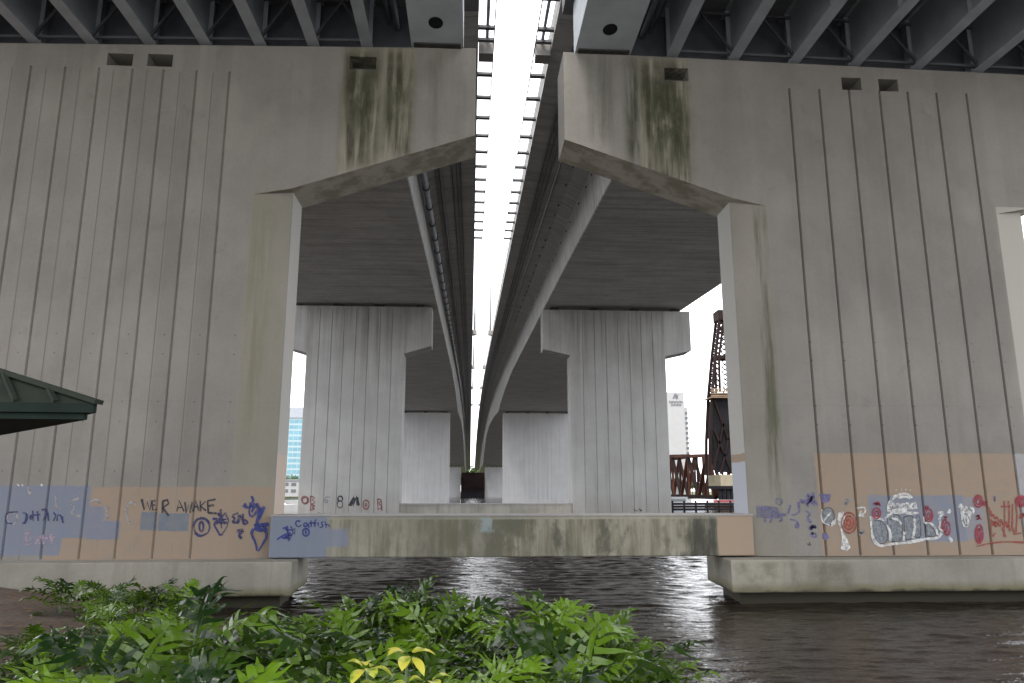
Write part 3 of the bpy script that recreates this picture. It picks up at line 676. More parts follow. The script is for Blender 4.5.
gx = [-160,-90,-50,-32]+[-24+i*.5 for i in range(85)]+[24,32,50,90,160]; gy = [-160,-90,-50,-30,-18]+[-10+i*.5 for i in range(86)]
grid = [[m.bm.verts.new((X,Y,bank_z(X,Y))) for X in gx] for Y in gy]
for j in range(len(gy)-1):
    for i in range(len(gx)-1):
        f = m.bm.faces.new((grid[j][i],grid[j][i+1],grid[j+1][i+1],grid[j+1][i])); f.smooth = True
tag(m.build('bank_ground', M['soil']), kind='structure')
M['far_ground'] = simple('far_bank_ground', (.10,.11,.06), .95, .3, .05)
m = MB(); 
pf = [(-2500,300),(-140,300),(-60,420),(40,520),(120,470),(400,430),(2500,430),(2500,4500),(-2500,4500)]
m.prism(pf, -5, -2.2); tag(m.build('far_bank', M['far_ground']), kind='structure')

M['bounce_slab'] = concrete('bounce_paving', (.42,.41,.38), .1, .1, False)
m = MB(); m.box(-160,160,-160,-1.5,-2.4,-1.95); tag(m.build('bounce_pavement', M['bounce_slab']), kind='structure')  # unseen pale slab behind the camera, added to bounce light onto walls and soffits
# ------------------------------------------------------------------ plants
k = NT('philodendron_leaf'); p, x, y, z = k.xyz()
oi = k.n('ShaderNodeObjectInfo'); at = k.n('ShaderNodeAttribute', attribute_name='tone')
rnd = k.math('MULTIPLY_ADD', oi.outputs['Random'], .35, 0)
tone = k.math('ADD', k.math('MULTIPLY', at.outputs['Fac'], .8), rnd)
c = k.mix(k.ramp(tone,.1,1.), (.005,.018,.003), (.095,.175,.009))
c = k.mix(k.ramp(k.noise(p,14,4,.6),.55,.8,0,.35), c, (.13,.17,.03))
k.put(k.b.inputs['Base Color'], c); k.b.inputs['Roughness'].default_value = .26; k.b.inputs['Specular IOR Level'].default_value = .45
k.t.links.new(k.bump(k.noise(p,30,2), .25, .01), k.b.inputs['Normal'])
tr = k.n('ShaderNodeBsdfTranslucent'); k.t.links.new(k.mix(.5,c,(.12,.22,.02)), tr.inputs[0])
ms = k.n('ShaderNodeMixShader'); ms.inputs[0].default_value = .18
k.t.links.new(k.b.outputs[0], ms.inputs[1]); k.t.links.new(tr.outputs[0], ms.inputs[2]); k.t.links.new(ms.outputs[0], k.out.inputs[0])
M['leaf'] = k.m
M['stalk'] = simple('green_stalk', (.07,.11,.03), .5, .2, 8)
def leaf(bm, tl, base, az, elev, Lb, rr, tone):
    # deeply lobed blade: midrib arching over, finger lobes on both sides
    fw = Vector((math.cos(az),math.sin(az),0)); sd = Vector((-math.sin(az),math.cos(az),0)); up = Vector((0,0,1))
    roll = rr.uniform(-.5,.5); droop = rr.uniform(.35,1.3)
    N = 8; mid = []; p = Vector(base); e = elev
    for i in range(N+1):
        mid.append((p.copy(), e)); d = fw*math.cos(e)+up*math.sin(e); p = p+d*(Lb/N); e -= droop/N
    def frame(i):
        p, e = mid[i]; d = fw*math.cos(e)+up*math.sin(e); n = -fw*math.sin(e)+up*math.cos(e)
        s = sd*math.cos(roll)+n*math.sin(roll); n2 = n*math.cos(roll)-sd*math.sin(roll); return p, d, s, n2
    def addv(co): v = bm.verts.new(co); return v
    def setf(vs, t):
        try: f = bm.faces.new(vs)
        except ValueError: return
        f.smooth = True
        for lp in f.loops: lp[tl] = (t,t,t,1)
    for sgn in (-1,1):
        inner = []
        for i in range(N+1):
            p, d, s, n = frame(i); t = i/N
            env = (.40*(1-t)**.55*(.62+.75*t) if t < 1 else 0)*Lb
            w = max(.012, env*.15)
            inner.append((addv(p), addv(p+s*sgn*w+n*w*.25)))
        for a,b in zip(inner,inner[1:]): setf((a[0],b[0],b[1],a[1]) if sgn>0 else (a[0],a[1],b[1],b[0]), tone)
        for i in range(N):
            t = (i+.5)/N; p, d, s, n = frame(i); p2 = frame(i+1)[0]; pm = (p+p2)/2
            env = .78*(1-t*.8)**.6*(.70+.55*t)*Lb*rr.uniform(.82,1.12)
            ang = R(112)-R(92)*t**.75; dr = (d*math.cos(ang)+s*sgn*math.sin(ang)).normalized()
            wd = Lb/N*.84*rr.uniform(.8,1.1); acr = n.cross(dr).normalized()
            cur = rr.uniform(.1,.75); tw = rr.uniform(-.7,.7); prev = None; S = 6
            for j in range(S+1):
                u = j/S; q = pm + dr*env*(.12+.88*u) + n*(env*.25*(.12+.88*u)*.9 - cur*env*u*u*.9) + n*env*.08*math.sin(u*6+i*1.7+sgn)
                wj = wd*(1.12-.25*u+.12*math.sin(u*9+i))*(1 if u < .45 else (1-u)*1.68+.08); wj = max(wj,.006)
                ac = acr*math.cos(tw*u)+n*math.sin(tw*u)
                cur_v = (addv(q-ac*wj*.5), addv(q+ac*wj*.5))
                if prev: setf((prev[0],prev[1],cur_v[1],cur_v[0]), tone)
                prev = cur_v
def make_plant(seed, nl, size):
    rr = random.Random(seed); root = bpy.data.objects.new('philodendron', None); COL.objects.link(root)
    bm = bmesh.new(); tl = bm.loops.layers.float_color.new('tone'); st = MB()
    for i in range(nl):
        az = 2.399*i+rr.uniform(-.3,.3); f = i/nl; el = R(78-58*f+rr.uniform(-8,8))
        pl = size*rr.uniform(.55,.9); dirv = Vector((math.cos(az)*math.cos(el),math.sin(az)*math.cos(el),math.sin(el)))
        b = Vector((rr.uniform(-.08,.08),rr.uniform(-.08,.08),0)); mid = b+dirv*pl*.5+Vector((0,0,.05)); e = b+dirv*pl
        st.tube([b-Vector((0,0,.7)),b,mid,e], .011, 5, taper=.6)
        leaf(bm, tl, e, az, el-R(rr.uniform(0,30)), size*rr.uniform(.7,1.0), rr, rr.uniform(.05,.95))
    st.build('stalk', M['stalk'], root, sub=1)
    me = bpy.data.meshes.new('foliage'); bm.to_mesh(me); bm.free(); me.materials.append(M['leaf'])
    o = bpy.data.objects.new('foliage', me); COL.objects.link(o); o.parent = root
    return root
protos = [make_plant(11,15,.62), make_plant(12,13,.7), make_plant(13,17,.56), make_plant(14,14,.66), make_plant(15,12,.75)]
used = set()
PL = 'glossy split leaf philodendrons on the bank'
def plant(X, Y, sc, rz, i, label, dz=0, tilt=(0,0)):
    pr = protos[i % 5]
    if i % 5 in used:
        r = pr.copy(); COL.objects.link(r)
        for ch in pr.children: c = ch.copy(); COL.objects.link(c); c.parent = r
    else: r = pr; used.add(i % 5)
    r.location = (X,Y,bank_z(X,Y)+dz-.03); r.rotation_euler = (tilt[0],tilt[1],rz); r.scale = (sc,sc,sc*(.82 if Y < 9 else 1))
    tag(r, label, 'plant', PL)
rp = random.Random(5)
def zone(pts, label, i0=0):
    for j, q in enumerate(pts): plant(q[0], q[1], q[2], rp.uniform(0,6.28), i0+j*3+rp.randint(0,1), label, q[3] if len(q) > 3 else 0, (rp.uniform(-.15,.15),rp.uniform(-.15,.15)))
zone([(-8.6,19.4,.95),(-7.7,19.6,1.),(-6.9,19.2,.95),(-9.4,18.6,.8),(-7.9,17.8,.9)], 'dark split leaf philodendron in the far clump against the left pile cap', 0)
zone([(-6.6,17.6,.7),(-5.8,16.6,.65),(-5.6,15.4,.7),(-4.6,14.8,.7),(-6.8,15.4,.75),(-3.6,14.2,.7),(-2.9,13.8,.8)], 'dark split leaf philodendron at the water edge below the left pile cap corner', 1)
zone([(-6.3,12.0,.8),(-5.3,12.6,.8),(-4.4,12.2,.85),(-3.4,12.8,.85),(-2.6,12.4,1.05),(-5.4,10.4,1.),(-4.5,10.4,1.1),(-3.5,10.2,1.15),(-2.6,10.6,1.15)], 'green split leaf philodendron in the middle of the left bank', 2)
zone([(-1.9,12.6,1.2,.1),(-1.1,13.0,1.4,.42),(-.6,12.0,1.35,.3),(-1.6,10.6,1.2),(-.5,10.4,1.15),(-.2,12.4,1.2,.1)], 'tall bright philodendron in front of the left light streak on the water', 3)
zone([(1.1,10.8,1.25,.48),(1.7,10.6,1.3,.4),(.7,9.6,1.1),(1.5,9.4,1.2),(.3,10.4,1.0),(2.1,9.6,1.15,.1),(1.4,11.2,1.1,.3)], 'philodendron clump leaning out over the water right of the others', 4)
zone([(-4.5,8.2,1.0),(-3.5,8.6,1.15),(-2.5,8.4,1.25),(-1.6,8.8,1.4),(-.8,8.6,1.35),(0,8.6,1.25),(.8,8.3,1.15),(-4.6,7.0,1.2),(-3.7,6.9,1.35),(-2.8,7.1,1.4),(-1.9,6.9,1.3),(-1.2,7.4,1.1),(-.1,7.4,1.1),(.7,7.5,1.),(1.6,8.2,1.)], 'large glossy philodendron in the front row at the bottom of the picture', 5)
zone([(2.4,8.4,.9),(2.95,8.9,.7)], 'small philodendron tip at the lower right water edge', 2)
m = MB(); rl = random.Random(21)
for _ in range(420):                       # fallen leaves and twigs on the mulch
    X, Y = rl.uniform(-13,-2), rl.uniform(9,26)
    if Y > shore_y(X)-.5: continue
    z = bank_z(X,Y)+.03; a = rl.uniform(0,6.28); l = rl.uniform(.06,.16); d = Vector((math.cos(a),math.sin(a),rl.uniform(-.2,.4)))*l; q = Vector((-math.sin(a),math.cos(a),rl.uniform(-.3,.3)))*l*rl.uniform(.15,.45); c_ = Vector((X,Y,z+.02))
    m.face([c_-d,c_+q,c_+d,c_-q])
tag(m.build('leaf_litter', simple('dead_leaf',(.13,.08,.04),.8,.5,9), fix=False), kind='stuff')
# variegated umbrella plant
k = NT('yellow_leaf'); p = k.xyz()[0]
c = k.mix(k.ramp(k.noise(p,16,3,.6),.45,.62), (.27,.29,.025), (.06,.13,.012)); c = k.mix(k.ramp(k.noise(p,5,2,.6),.4,.6), c, (.36,.33,.04))
M['yellow'] = k.done(c, .35)
UX, UY = -.66, 6.5
yp = thing('umbrella_plant', 'yellow variegated umbrella plant among the green leaves at the bottom', 'plant', (UX,UY,bank_z(UX,UY)))
bm = MB(); st = MB(); rr = random.Random(3)
for (ox,oy,h,n) in ((-.16,0,1.14,6),(.16,.1,1.22,7),(.0,-.15,1.02,6),(.33,-.05,1.04,6)):
    b = Vector((UX+ox*.3,UY+oy*.3,bank_z(UX,UY))); top = Vector((UX+ox,UY+oy,b.z+h)); st.tube([b,(b+top)/2+Vector((.02,0,0)),top],.012,5)
    for i in range(n):
        a = i*6.283/n+rr.uniform(-.25,.25); el = rr.uniform(-.25,.65); Lf = rr.uniform(.13,.24); dv = Vector((math.cos(a)*math.cos(el),math.sin(a)*math.cos(el),math.sin(el))); sd = Vector((-math.sin(a),math.cos(a),0)); prev = None
        for j in range(7):
            u = j/6; w = .056*math.sin(math.pi*min(1,u*.93+.07))**.8*(.6+.6*u); q = top+dv*(.05+Lf*u)+Vector((0,0,-.10*u*u)); up = Vector((0,0,.25*w))
            cur = [bm.bm.verts.new(q-sd*w+up), bm.bm.verts.new(q), bm.bm.verts.new(q+sd*w+up)]
            if prev:
                for a_ in (0,1):
                    f = bm.bm.faces.new((prev[a_],prev[a_+1],cur[a_+1],cur[a_])); f.smooth = True
            prev = cur
bm.build('foliage', M['yellow'], yp); st.build('stalk', M['stalk'], yp)

# ------------------------------------------------------------------ pavilion roof at left
k = NT('green_metal_roof'); p = k.xyz()[0]
c = k.mix(k.ramp(k.noise(p,2.,5,.6),.3,.7), (.013,.0165,.0125), (.021,.026,.019)); M['roof'] = k.done(c, .75, spec=.15)
M['fascia'] = simple('dark_green_fascia', (.009,.0155,.0125), .8, .15, 3)
M['wood'] = simple('dark_soffit_boards', (.008,.008,.009), .8, .2, 4)
M['post'] = simple('green_post', (.03,.05,.04), .5, .1)
CORN = Vector((-4.42,9.0,.91)); e1 = Vector((-.955,-.297,0)); e2 = Vector((-.297,.955,0))  # eave directions from the corner
e1 = Vector((-math.cos(R(4)),-math.sin(R(4)),0)); e2 = Vector((math.sin(R(-44)),math.cos(R(-44)),0))
pav = thing('pavilion', 'green standing seam metal pavilion roof poking in at the left edge', 'pavilion', (-8.5,9.8,-1.8))
LN, WD, RISE = 7.0, 6.0, 1.75
c0 = CORN; c1 = c0+e1*LN; c2 = c0+e2*WD; c3 = c0+e1*LN+e2*WD
apex = (c0+c3)/2+Vector((0,0,RISE))
m = MB()
for a,b in ((c0,c1),(c1,c3),(c3,c2),(c2,c0)):
    m.face([a+Vector((0,0,.10)),b+Vector((0,0,.10)),apex])
o = m.build('roof', M['roof'], pav)
m = MB()
for a,b in ((c0,c1),(c2,c0)):
    n = 16
    for i in range(1,n):
        q = a+(b-a)*(i/n)+Vector((0,0,.115)); inn = (apex-q); t = min(i/n,1-i/n)*2
        inward = (((c0+c3)/2)-(a+b)/2); s = inward.normalized(); 
        e = q + inward*t + Vector((0,0,RISE*t)); m.bar(q, e, .05, .05)
m.build('roof_seam', M['roof'], o)
m = MB()
for c_ in (c0,c1,c2,c3): m.bar(c_+Vector((0,0,.13))+(c_-apex).normalized()*.06, apex+Vector((0,0,.04)), .13, .05)
m.build('hip_cap', M['roof'], o)
m = MB()
for a,b in ((c0,c1),(c0,c2),(c1,c3),(c2,c3)):
    d = (b-a).normalized(); m.bar(a+Vector((0,0,.045)), b+Vector((0,0,.045)), .05, .11); 
    ins = ((c0+c3)/2-(a+b)/2).normalized()*.07
    m.bar(a+ins+d*.07+Vector((0,0,-.05)), b+ins-d*.07+Vector((0,0,-.05)), .05, .07)
m.build('fascia', M['fascia'], pav)
m = MB(); ins = .1
dz = Vector((0,0,-.08)); m.face([c0+(e1+e2)*ins+dz, c1+(-e1+e2)*ins+dz, c3-(e1+e2)*ins+dz, c2+(e1-e2)*ins+dz]); m.build('soffit', M['wood'], pav)
for a in (c0+(e1+e2)*1.5, c1+(-e1+e2)*1.2, c2+(e1-e2)*1.2, c3-(e1+e2)*1.2):
    m = MB(); m.box(a.x-.09,a.x+.09,a.y-.09,a.y+.09,bank_z(a.x,a.y)-.2,c0.z); m.build('post', M['post'], pav)

# ------------------------------------------------------------------ far buildings, bridge, boats
def grid_wall(name, base, win, sx, sz, fx=.7, fz=.6, rough=.3, axis='x'):
    k = NT(name); p, x, y, z = k.xyz(); h = x if axis == 'x' else k.math('ADD', x, y)
    a = k.math('FRACT', k.math('MULTIPLY', h, 1/sx)); b = k.math('FRACT', k.math('MULTIPLY', z, 1/sz))
    mk = k.math('MULTIPLY', k.math('LESS_THAN', a, fx), k.math('LESS_THAN', b, fz))
    n = k.noise(p, .12, 3, .5); c = k.mix(mk, base, k.mix(k.ramp(n,.3,.7), win, tuple(v*1.35 for v in win)))
    return k.done(c, rough)
M['glass'] = grid_wall('teal_curtain_wall', (.24,.31,.335), (.085,.19,.24), 2.6, 3.1, .92, .68, .25)
M['greyblock'] = simple('grey_penthouse', (.24,.255,.28), .7, .05, .2)
M['cream'] = simple('white_render', (.27,.27,.268), .7, .04, .3)
M['dark_win'] = simple('dark_window', (.06,.07,.08), .2, .2)
M['sign'] = simple('sign_lettering', (.10,.10,.12), .6, .1)
gt = thing('office_tower', 'teal glass office tower across the river seen through the left gap', 'building', (-118,430,-2))
m = MB(); m.box(-150,-88,425,455,-2.2,40.3); m.build('glass_wall', M['glass'], gt)
m = MB(); m.box(-151,-87.5,424.5,455.5,40.3,41.0); m.build('roof_edge', M['greyblock'], gt)
m = MB(); m.box(-105,-70,433,450,41,47.0); m.build('penthouse', M['greyblock'], gt)
m = MB(); m.box(-152,-80,422,424.9,-2.2,3.5); m.build('podium', M['dark_win'], gt)
ht = thing('hotel_tower', 'white hotel tower with dark rooftop sign behind the truss bridge', 'building', (140,500,-2))
m = MB(); x0 = on_plane(664,430,500)[0]; x1 = on_plane(685.5,430,500)[0]; x2 = on_plane(689.5,430,500)[0]; zt = on_plane(670,392,500)[1]; z2 = on_plane(688,407,500)[1]
m.box(x0-14,x1,500,530,-2.2,zt); m.build('tower_body', M['cream'], ht)
m = MB(); m.box(x1,x2,503,527,-2.2,z2); wing = m.build('balcony_wing', M['cream'], ht)
zz = 4.
while zz < z2-2:
    m = MB(); m.box(x1+.5,x2+.25,502.7,505,zz,zz+1.5); m.build('balcony', M['dark_win'], wing)
    m = MB(); m.box(x0+.2,x0+1.1,499.85,499.99,zz,zz+1.5); m.build('window', M['dark_win'], ht); zz += 3.4
def sg(px,py): q = on_plane(px,py,500); return (q[0],499.8,q[1])
m = MB()
for a,b in (((673,398),(675.5,393.5)),((675.5,393.5),(678,398)),((673,398.5),(678.5,394.5)),((674,394.5),(677.5,398.8)),((676,394),(676,399))): m.bar(sg(*a),sg(*b),.35,.3)
m.build('emblem', M['sign'], ht)
m = MB()
for row,(ya,yb,xa,xb,n) in enumerate(((401,403.2,669.5,682,9),(404,406,671.2,680.8,7))):
    for i in range(n):
        xx = xa+(xb-xa)*i/(n-1); m.bar(sg(xx,ya),sg(xx,yb),.34,.3)
        if i % 2 and i < n-1: m.bar(sg(xx,(ya+yb)/2),sg(xx+(xb-xa)/(n-1),(ya+yb)/2),.3,.25)
        elif i < n-1: m.bar(sg(xx,ya),sg(xx+.8,ya),.3,.25)
m.build('lettering', M['sign'], ht)
M['rust'] = simple('rusty_steel', (.06,.023,.015), .85, .45, .4)
M['rust_dark'] = simple('dark_rusty_steel', (.014,.008,.0075), .85, .4, .3)
M['cw'] = simple('black_counterweight', (.009,.009,.011), .8, .3, .2)
M['timber'] = simple('weathered_timber', (.17,.12,.08), .85, .25, .6)
tr = thing('truss_bridge', 'rusty steel railway truss bridge seen right of the second pier', 'bridge', (62,230,-3))
XA, XB, Zb, Zt = 62.3, 69.3, -1.6, 9.2
ys = [196+i*8.5 for i in range(12)]
def zt_at(i): return Zt + (0 if i < 1 else min(1.5,.35*i))
for X in (XA,XB):
    m = MB(); m.bar((X,ys[0]-6,Zb),(X,ys[-1],Zb),.7,1.0); m.build('bottom_chord', M['rust_dark'], tr)
    m = MB()
    for i in range(11): m.bar((X,ys[i],zt_at(i)),(X,ys[i+1],zt_at(i+1)),.8,.9)
    m.build('top_chord', M['rust'], tr)
    m = MB(); m.bar((X,ys[0]-6.5,Zb),(X,ys[0],Zt),1.5,1.3); m.build('end_post', M['rust'], tr)
    for i in range(11):
        m = MB(); m.bar((X,ys[i],Zb),(X,ys[i],zt_at(i)),.5,.5); m.bar((X,ys[i],zt_at(i)),(X,ys[i+1],Zb),.85,.7) if i%2==0 else m.bar((X,ys[i],Zb),(X,ys[i+1],zt_at(i+1)),.85,.7)
        m.build('web_member', M['rust_dark'] if i%2 else M['rust'], tr)
m = MB()
for i in range(0,12,1): m.bar((XA,ys[i],zt_at(min(i,11))),(XB,ys[i],zt_at(min(i,11))),.4,.5)
m.bar((XA,ys[0],Zt-1.8),(XB,ys[0],Zt-1.8),.4,.5); m.bar((XA,ys[0],Zt-.1),((XA+XB)/2,ys[0],Zt-1.8),.3); m.bar((XB,ys[0],Zt-.1),((XA+XB)/2,ys[0],Zt-1.8),.3)
for i in range(11): m.bar((XA,ys[i],zt_at(i)),(XB,ys[i+1],zt_at(i+1)),.25)
m.build('top_bracing', M['rust_dark'], tr)
m = MB(); m.box(XA+.4,XB-.4,ys[0]-8,ys[-1],Zb-.2,Zb+.3); m.build('track_deck', M['rust_dark'], tr)
for i in (0,6,11):
    m = MB(); m.box(XA-1,XB+1,ys[i]-7.5 if i==0 else ys[i]-1.5,ys[i]-4.5 if i==0 else ys[i]+1.5,-7,Zb-.6); m.build('stone_pier', M['beam_far'], tr)
bl = thing('bascule_bridge', 'tall raised rusty bascule bridge leaf with black counterweight beside the right column', 'bridge', (64,184,-3))
Yb = 184
def bp(px,py): q = on_plane(px+2,py,Yb); return q[0], q[1]
def chord(name, pts, w, dy, mat):
    m = MB()
    for a,b in zip(pts,pts[1:]):
        (xa,za),(xb,zb_) = bp(*a),bp(*b); m.bar((xa,Yb+dy,za),(xb,Yb+dy,zb_),w,w)
    return m.build(name, mat, bl)
left = [(718.5,312),(713.5,355),(710,395),(708,440),(708,475)]; right = [(727,312),(735,355),(742,395),(744,440),(744,475)]
for dy in (0,3):
    chord('leaf_chord', left, .62, dy, M['rust_dark']); chord('leaf_chord', right, .7, dy, M['rust_dark'])
    chord('inner_chord', [(722,316),(717,357),(718,392)], .5, dy, M['rust_dark']); chord('inner_chord', [(724,316),(731,357),(734,392)], .5, dy, M['rust_dark'])
m = MB()
def interp(P, y):
    for a,b in zip(P,P[1:]):
        if a[1] <= y <= b[1]: return a[0]+(b[0]-a[0])*(y-a[1])/(b[1]-a[1])
    return P[-1][0]
y = 316
while y < 392:
    l0 = interp(left,y); r0 = interp(right,y); a = bp(l0,y); b = bp(l0+5,y+5); c = bp(r0,y); d = bp(r0-6,y+5)
    for dy in (0,3):
        m.bar((a[0],Yb+dy,a[1]),(b[0],Yb+dy,b[1]),.3); m.bar((c[0],Yb+dy,c[1]),(d[0],Yb+dy,d[1]),.3); mA = bp((l0+r0)/2-3,y); mB = bp((l0+r0)/2+3,y+5); m.bar((mA[0],Yb+1.5,mA[1]),(mB[0],Yb+1.5,mB[1]),.24); m.bar((mB[0],Yb+1.5,mA[1]),(mA[0],Yb+1.5,mB[1]),.24)
        a2 = bp(l0+5,y); b2 = bp(interp(left,y+5),y+5); m.bar((a2[0],Yb+dy,a2[1]),(b2[0],Yb+dy,b2[1]),.18)
    m.bar((a[0],Yb,a[1]),(a[0],Yb+3,a[1]),.2); m.bar((c[0],Yb,c[1]),(c[0],Yb+3,c[1]),.2); y += 5
m.build('lacing', M['rust_dark'], bl)
m = MB()
for yy, h in ((357,1.0),(395,.9),(330,.4)):
    a = bp(interp(left,yy),yy); c = bp(interp(right,yy),yy)
    for dy in (0,3): m.bar((a[0],Yb+dy,a[1]),(c[0],Yb+dy,c[1]),.4,h)
m.build('cross_strut', M['rust_dark'], bl)
a = bp(716,311); m = MB(); m.box(a[0]-.2,a[0]+2.6,Yb-.6,Yb+3.6,a[1]-2.4,a[1]+.2); m.build('leaf_head', M['rust_dark'], bl)
a = bp(709.5,396); c = bp(744,391); m = MB()
for i in range(4): m.box(a[0]-.5,c[0]+.5,Yb-1.4,Yb-1.2,a[1]+i*.55-.2,a[1]+i*.55+.12)
m.box(a[0]-.5,c[0]+.5,Yb-1.5,Yb+4,a[1]-.6,a[1]-.3); m.build('timber_platform', M['timber'], bl)
a = bp(710,400); c = bp(743,472); m = MB(); m.prism([(a[0]+.5,a[1]),(c[0],a[1]),(c[0],c[1]),(a[0]+1.2,c[1]),(a[0]-.3,(a[1]+c[1])/2)], Yb+.3, Yb+4, 'y'); m.build('counterweight', M['cw'], bl)
m = MB()
for A_,B_ in (((711,470),(722,420)),((735,400),(718,474)),((712,430),(730,474)),((712,400),(726,440))):
    a = bp(*A_); c = bp(*B_); m.bar((a[0],Yb-.3,a[1]),(c[0],Yb-.3,c[1]),.45)
m.build('strut', M['rust_dark'], bl)
ch = thing('control_house', 'cream bridge tender house under the raised bascule leaf', 'building', (65,181,-3))
a = bp(713,475); c = bp(738,486); m = MB(); m.box(a[0],c[0]+6,Yb-4,Yb+5.5,c[1],a[1]); m.build('upper_room', simple('cream_siding',(.22,.195,.14),.8,.1,1.), ch)
a2 = bp(729,486); m = MB(); m.box(a2[0],c[0]+6,Yb-3.9,Yb+5,bp(730,501)[1],c[1]); wl = m.build('wall', M['cream'], ch)
m = MB(); w0 = bp(729.5,489); w1 = bp(733,494); m.box(w0[0],w1[0],Yb-4.0,Yb-3.91,w1[1],w0[1]); m.build('window', M['dark_win'], ch)
m = MB(); q0 = bp(711,486); q1 = bp(729,489); m.box(q0[0],q1[0],Yb-4.1,Yb+5,q1[1],q0[1]); m.build('floor_beam', M['cw'], ch)
for px in (713.5,717,721,725):
    q = bp(px,490); m = MB(); m.box(q[0]-.35,q[0]+.35,Yb-3.6,Yb-2.9,-8,q[1]+.6); m.build('support_post', M['cw'], ch)
# fender walkway, barge, boats
fw = thing('fender_walkway', 'dark timber fender walkway with railing on the water below the truss', 'walkway', (36,128,-3.5))
m = MB(); m.box(30,47,127,129.5,-2.75,-2.45); m.build('walkway_deck', M['rust_dark'], fw)
m = MB(); m.box(30,47,126.8,127,-2.3,-1.95); m.box(30,47,126.8,127,-3.2,-2.85); m.build('fender_board', M['cw'], fw)
for i in range(9):
    m = MB(); m.tube([(30.3+i*2,127.6,-7),(30.3+i*2,127.6,-1.6)],.18,8); m.build('pile', M['cw'], fw)
m = MB(); m.bar((30,129.3,-1.5),(47,129.3,-1.5),.08); m.bar((30,129.3,-1.95),(47,129.3,-1.95),.06); m.build('handrail', M['alu'], fw)
def boat(label, X, Y, L_, wdt, hullm, cabm, rz=0, cab=True, top=None):
    t = thing('motor_boat', label, 'boat', (X,Y,WATER), rz)
    def T(v): return v
    m = MB(); st = 9; rings = []
    for i in range(st):
        u = i/(st-1); w = wdt/2*(1-max(0,(u-.55)/.45)**2*.97); zt_ = 1.0+.45*u*u
        rings.append([m.bm.verts.new(q) for q in ((-L_/2+L_*u,-w,zt_),(-L_/2+L_*u*.97,-w*.75,-.3),(-L_/2+L_*u*.97,w*.75,-.3),(-L_/2+L_*u,w,zt_))])
    for a,b in zip(rings,rings[1:]):
        for k_ in range(4): m.bm.faces.new((a[k_],a[(k_+1)%4],b[(k_+1)%4],b[k_]))
    m.bm.faces.new(rings[0]); m.bm.faces.new(rings[-1]); m.build('hull', hullm, t, sub=1)
    if cab:
        m = MB(); m.prism([(-L_*.3,1.15),(L_*.2,1.2),(L_*.1,2.3),(-L_*.28,2.3)], -wdt*.33, wdt*.33, 'y'); cb = m.build('cabin', cabm, t, sub=1)
        m = MB(); m.box(-L_*.26,L_*.08,-wdt*.345,wdt*.345,1.6,2.1); m.build('window', M['dark_win'], cb, sub=1)
        m = MB(); m.box(-L_*.32,L_*.12,-wdt*.36,wdt*.36,2.302,2.42); m.build('roof', hullm, t, sub=1)
    return t
M['hullw'] = simple('white_gelcoat', (.5,.5,.5), .3, .04, 1.); M['red'] = simple('red_paint', (.2,.02,.025), .5, .15, 1.)
boat('white motor yacht moored in the left gap below the glass tower', -34, 132, 13, 3.8, M['hullw'], M['hullw'], .15)
boat('white cabin boat moored behind the yacht in the left gap', -49, 190, 16, 4.5, M['hullw'], M['cream'], .1)
boat('grey work boat beside the fender walkway', 39, 140, 10, 3.2, M['greyblock'], M['cream'], .1)
BX = on_plane(707,500,176)[0]
bg = thing('red_barrier', 'red and white striped barrier on the bridge approach below the tender house', 'barrier', (BX+4,176,-3))
for i in range(6):
    m = MB(); m.box(BX+i*1.6,BX+1.55+i*1.6,176,176.4,-2.9,-2.0); m.build('barrier_panel', M['red'] if i else M['hullw'], bg)
m = MB(); m.box(BX-1,BX+10,175.8,178,-3.9,-2.9); m.build('float_deck', M['cw'], bg)
fd = thing('pier_fender', 'dark timber fender frame on the water at the far end of the central gap', 'fender', (1.5,436,-3.5))
m = MB(); m.box(-5.2,8.3,436,438,-4.5,.2); m.build('fender_wall', M['cw'], fd)
m = MB()
rr = random.Random(2)
for i in range(9): m.bar((-4.5+rr.uniform(0,12),435.7,-2+rr.uniform(0,2)),(-4+rr.uniform(0,12),435.7,2+rr.uniform(0,4)),.22)
m.build('brace', M['rust_dark'], fd)
m = MB(); m.box(-5.3,-4.5,435.8,438.2,-4.5,7.5); m.box(7.6,8.4,435.8,438.2,-4.5,7.5); m.box(-5.0,8.2,437,438.2,.2,10.5); m.build('fender_post', M['rust_dark'], fd)
